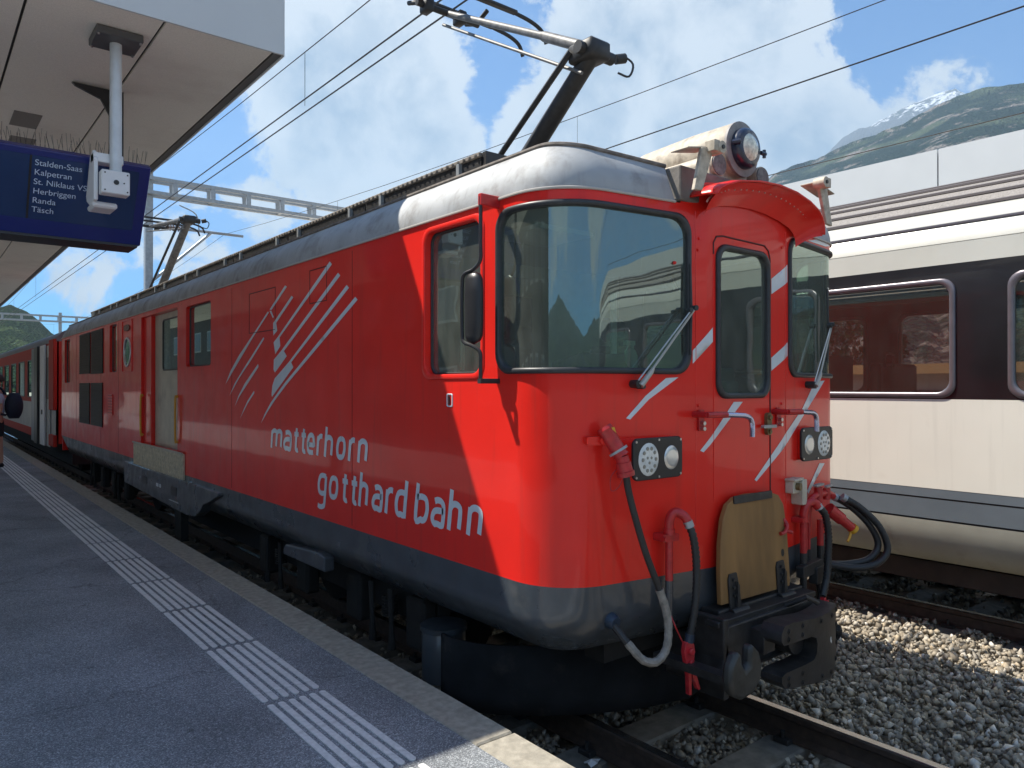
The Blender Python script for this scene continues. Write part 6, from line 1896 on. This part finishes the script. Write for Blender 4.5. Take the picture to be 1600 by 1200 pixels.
def build_reflection_block():  # out-of-view block added to give the red flank dark reflections
    b = thing('lineside_building', 'unseen long brown building, added to darken the reflections in the locomotive side', 'building', (-15, 20, 0))
    m = MB(); m.box(-19, -12.5, -2, 70, -.2, 7.2); m.build('wall', pbr('reflection_wall', (.085, .075, .065), .8, var=.2, vscale=1.5), b, smooth=False)
    m = MB(); m.box(-19.3, -12.2, -2.3, 70.3, 7.2, 7.5); m.build('roof', pbr('reflection_roof', (.10, .09, .085), .8), b, smooth=False)
    for k in range(22):
        for z in (1.3, 4.6):
            m = MB(); m.box(-12.55, -12.47, 0 + k * 3.1, 1.5 + k * 3.1, z, z + 1.5); f = m.build('window', pbr('pale_window_frame', (.45, .44, .40), .6), b, smooth=False)
            m = MB(); m.box(-12.468, -12.46, .1 + k * 3.1, 1.4 + k * 3.1, z + .1, z + 1.4); m.build('window_pane', pbr('window_grey', (.12, .13, .14), .3), f, smooth=False)
build_reflection_block()
def far_trees():
    LEAF = slope_mat('tree_foliage', (.05, .10, .03), (.07, .12, .04), (.09, .14, .04), 1.2, .6)
    for i, (x, y, h, lb) in enumerate(((33, -6, 5.0, 'round green tree beyond the low white building, nearest one'), (35, 5, 6.2, 'taller green tree beyond the low white building, middle one'), (34, 17, 5.4, 'green tree beyond the low white building, farthest one'))):
        t = thing('tree', lb, 'tree', (x, y, -.2))
        m = MB(); m.tube([(x, y, -.2), (x, y, h * .45), (x + .3, y, h * .8)], [.22, .16, .05], 8)
        m.build('trunk', pbr('bark', (.07, .05, .035), .9), t)
        m = MB()
        for k in range(1500):
            v = Vector((random.gauss(0, 1), random.gauss(0, 1), random.gauss(0, .8))); v = v.normalized() * random.uniform(.6, 1) ** .5
            c = Vector((x + v.x * h * .42, y + v.y * h * .42, h * .68 + v.z * h * .34)); 
            a = Vector((random.uniform(-1, 1), random.uniform(-1, 1), random.uniform(-1, 1))) * .2; b_ = Vector((random.uniform(-1, 1), random.uniform(-1, 1), random.uniform(-1, 1))) * .2
            m.add([c, c + a, c + a + b_, c + b_], [(0, 1, 2, 3)])
        m.build('crown', LEAF, t, smooth=False)
far_trees()

# =================================================================== PERSON
def build_person():
    bx, by, z0 = 1.30, 17.4, .44
    t = thing('person', 'person in pale shirt and black shorts standing at the left edge on the platform', 'person', (bx, by, z0))
    def skin(name, verts, edges, radii, mat, root, lvl=2):
        me = bpy.data.meshes.new(name)
        me.from_pydata([Vector(v) - Vector((0, 0, 0)) for v in verts], edges, [])
        o = bpy.data.objects.new(name, me); COL.objects.link(o); o.parent = t
        s = o.modifiers.new('skin', 'SKIN')
        for i, r in enumerate(radii):
            me.skin_vertices[0].data[i].radius = r if isinstance(r, tuple) else (r, r)
        me.skin_vertices[0].data[root].use_root = True
        u = o.modifiers.new('sub', 'SUBSURF'); u.levels = lvl; u.render_levels = lvl
        me.materials.append(mat)
        return o
    V = [(0, 0, .95), (0, 0, 1.12), (0, 0, 1.30), (0, 0, 1.44), (0, -.01, 1.52), (-.01, 0, 1.60), (-.015, 0, 1.70),
         (0, -.10, .90), (.03, -.11, .50), (.06, -.11, .09), (-.07, -.12, .03),
         (0, .10, .90), (-.04, .11, .50), (-.03, .11, .09), (-.16, .12, .03),
         (0, -.19, 1.41), (.04, -.24, 1.12), (-.06, -.25, .88), (-.10, -.25, .80),
         (0, .19, 1.41), (.02, .24, 1.12), (-.10, .24, .90), (-.14, .24, .82)]
    E_ = [(0, 1), (1, 2), (2, 3), (3, 4), (4, 5), (5, 6), (0, 7), (7, 8), (8, 9), (9, 10), (0, 11), (11, 12), (12, 13), (13, 14), (3, 15), (15, 16), (16, 17), (17, 18), (3, 19), (19, 20), (20, 21), (21, 22)]
    R_ = [(.12, .15), (.11, .14), (.12, .16), (.09, .13), .055, .085, .08, .09, .06, .04, .035, .09, .06, .04, .035, .055, .042, .03, .028, .055, .042, .03, .028]
    if not bpy.data.meshes: pass
    def add_skin_layer(me): pass
    import bmesh
    def mk(name, verts, edges, radii, mat, root):
        me = bpy.data.meshes.new(name)
        bm = bmesh.new(); ly = bm.verts.layers.skin.verify()
        vs = [bm.verts.new(v) for v in verts]
        for a, b in edges: bm.edges.new((vs[a], vs[b]))
        for i, v in enumerate(vs):
            r = radii[i]; v[ly].radius = r if isinstance(r, tuple) else (r, r)
            if i == root: v[ly].use_root = True
        bm.to_mesh(me); bm.free()
        o = bpy.data.objects.new(name, me); COL.objects.link(o); o.parent = t
        o.modifiers.new('skin', 'SKIN')
        u = o.modifiers.new('sub', 'SUBSURF'); u.levels = 2; u.render_levels = 2
        me.materials.append(mat)
        return o
    mk('body', V, E_, R_, SKIN, 0)
    mk('shirt', [(0, 0, .96), (0, 0, 1.12), (0, 0, 1.30), (0, 0, 1.43), (0, -.19, 1.41), (.03, -.23, 1.20), (0, .19, 1.41), (.01, .23, 1.20)], [(0, 1), (1, 2), (2, 3), (3, 4), (4, 5), (3, 6), (6, 7)], [(.14, .18), (.13, .17), (.145, .185), (.105, .15), .072, .062, .072, .062], SHIRT, 0)
    mk('shorts', [(0, 0, .97), (0, 0, .90), (0, -.10, .82), (.02, -.11, .56), (0, .10, .82), (-.03, .11, .56)], [(0, 1), (1, 2), (2, 3), (1, 4), (4, 5)], [(.135, .17), (.14, .17), .11, .095, .11, .095], SHORTS, 0)
    m = MB(); c = Vector((bx - .0, by, z0 + 1.69)); vs = []; fs = []; n = 14
    for j in range(8):
        ph = math.pi * j / 7 * .62
        for k in range(n):
            th = 2 * math.pi * k / n
            vs.append((c.x + .012 + .105 * math.sin(ph) * math.cos(th), c.y + .095 * math.sin(ph) * math.sin(th), c.z + .115 * math.cos(ph)))
    for j in range(7):
        for k in range(n): fs.append((j * n + k, j * n + (k + 1) % n, (j + 1) * n + (k + 1) % n, (j + 1) * n + k))
    m.add(vs, fs); m.build('hair', HAIR, t, ang=70)
    m = MB()
    for a, y in ((-.02, -.115), (-.11, .115)): m.bbox(bx + a - .14, bx + a + .12, by + y - .05, by + y + .05, z0, z0 + .09, .025)
    m.build('shoes', SHORTS, t, smooth=False)
    bp = thing('backpack', 'dark navy backpack worn by the person at the left edge', 'backpack', (bx + .25, by, z0 + 1.2))
    m = MB(); vs = []; fs = []; n = 18
    for j in range(9):
        tt = j / 8; z = z0 + .93 + .50 * tt; w = math.sin(math.pi * min(1, max(0, .08 + tt * .86))) ** .45
        for k in range(n):
            th = 2 * math.pi * k / n; cx_, sy = math.cos(th), math.sin(th)
            sq = lambda v: math.copysign(abs(v) ** .7, v)
            vs.append((bx + .27 + .155 * w * sq(cx_), by + .17 * w * sq(sy), z))
    for j in range(8):
        for k in range(n): fs.append((j * n + k, j * n + (k + 1) % n, (j + 1) * n + (k + 1) % n, (j + 1) * n + k))
    fs.append(tuple(range(n))[::-1]); fs.append(tuple(8 * n + k for k in range(n)))
    m.add(vs, fs); m.build('pack_body', PACK, bp, ang=60)
    m = MB()
    for y in (-.10, .10): m.tube(smooth_path([(bx + .13, by + y, z0 + 1.40), (bx + .02, by + y * 1.2, z0 + 1.53), (bx - .13, by + y * 1.2, z0 + 1.42), (bx - .16, by + y * 1.3, z0 + 1.22), (bx - .06, by + y * 1.7, z0 + 1.06), (bx + .13, by + y * 1.3, z0 + 1.0)], 4), .022, 7)
    m.build('shoulder_strap', PACK, bp)
build_person()

# =================================================================== CLUTTER ON THE TRACK BED
for i, (x, y, z, s, lb) in enumerate(((2.93, 2.93, -.10, .07, 'crumpled white paper scrap on the dark ballast near the platform edge'), (4.62, 1.35, -.08, .05, 'small white plastic scrap lying on the ballast beside the right rail'))):
    m = MB(); r = random.Random(i)
    pts = [Vector((x + s * math.cos(a) * r.uniform(.5, 1.1), y + s * .5 * math.sin(a) * r.uniform(.5, 1.1), z + r.uniform(0, .03))) for a in [2 * math.pi * k / 9 for k in range(9)]]
    m.add([(x, y, z + .035)] + pts, [(0, k + 1, (k + 1) % 9 + 1) for k in range(9)])
    o = m.build('paper_scrap', WHITE, None, smooth=False); tag(o, lb, 'litter')

# =================================================================== AIR
def build_haze():
    m = bpy.data.materials.new('haze_air'); m.use_nodes = True
    t = m.node_tree; t.nodes.clear()
    v = nd(t, 'ShaderNodeVolumePrincipled')
    v.inputs['Color'].default_value = (.55, .78, 1, 1)
    v.inputs['Density'].default_value = .00014
    v.inputs['Anisotropy'].default_value = .1
    o = nd(t, 'ShaderNodeOutputMaterial'); t.links.new(v.outputs[0], o.inputs['Volume'])
    mb = MB(); mb.box(-6800, 6800, -6800, 6800, -1.4, 2100)
    h = mb.build('haze', m, smooth=False); h['kind'] = 'stuff'
build_haze()
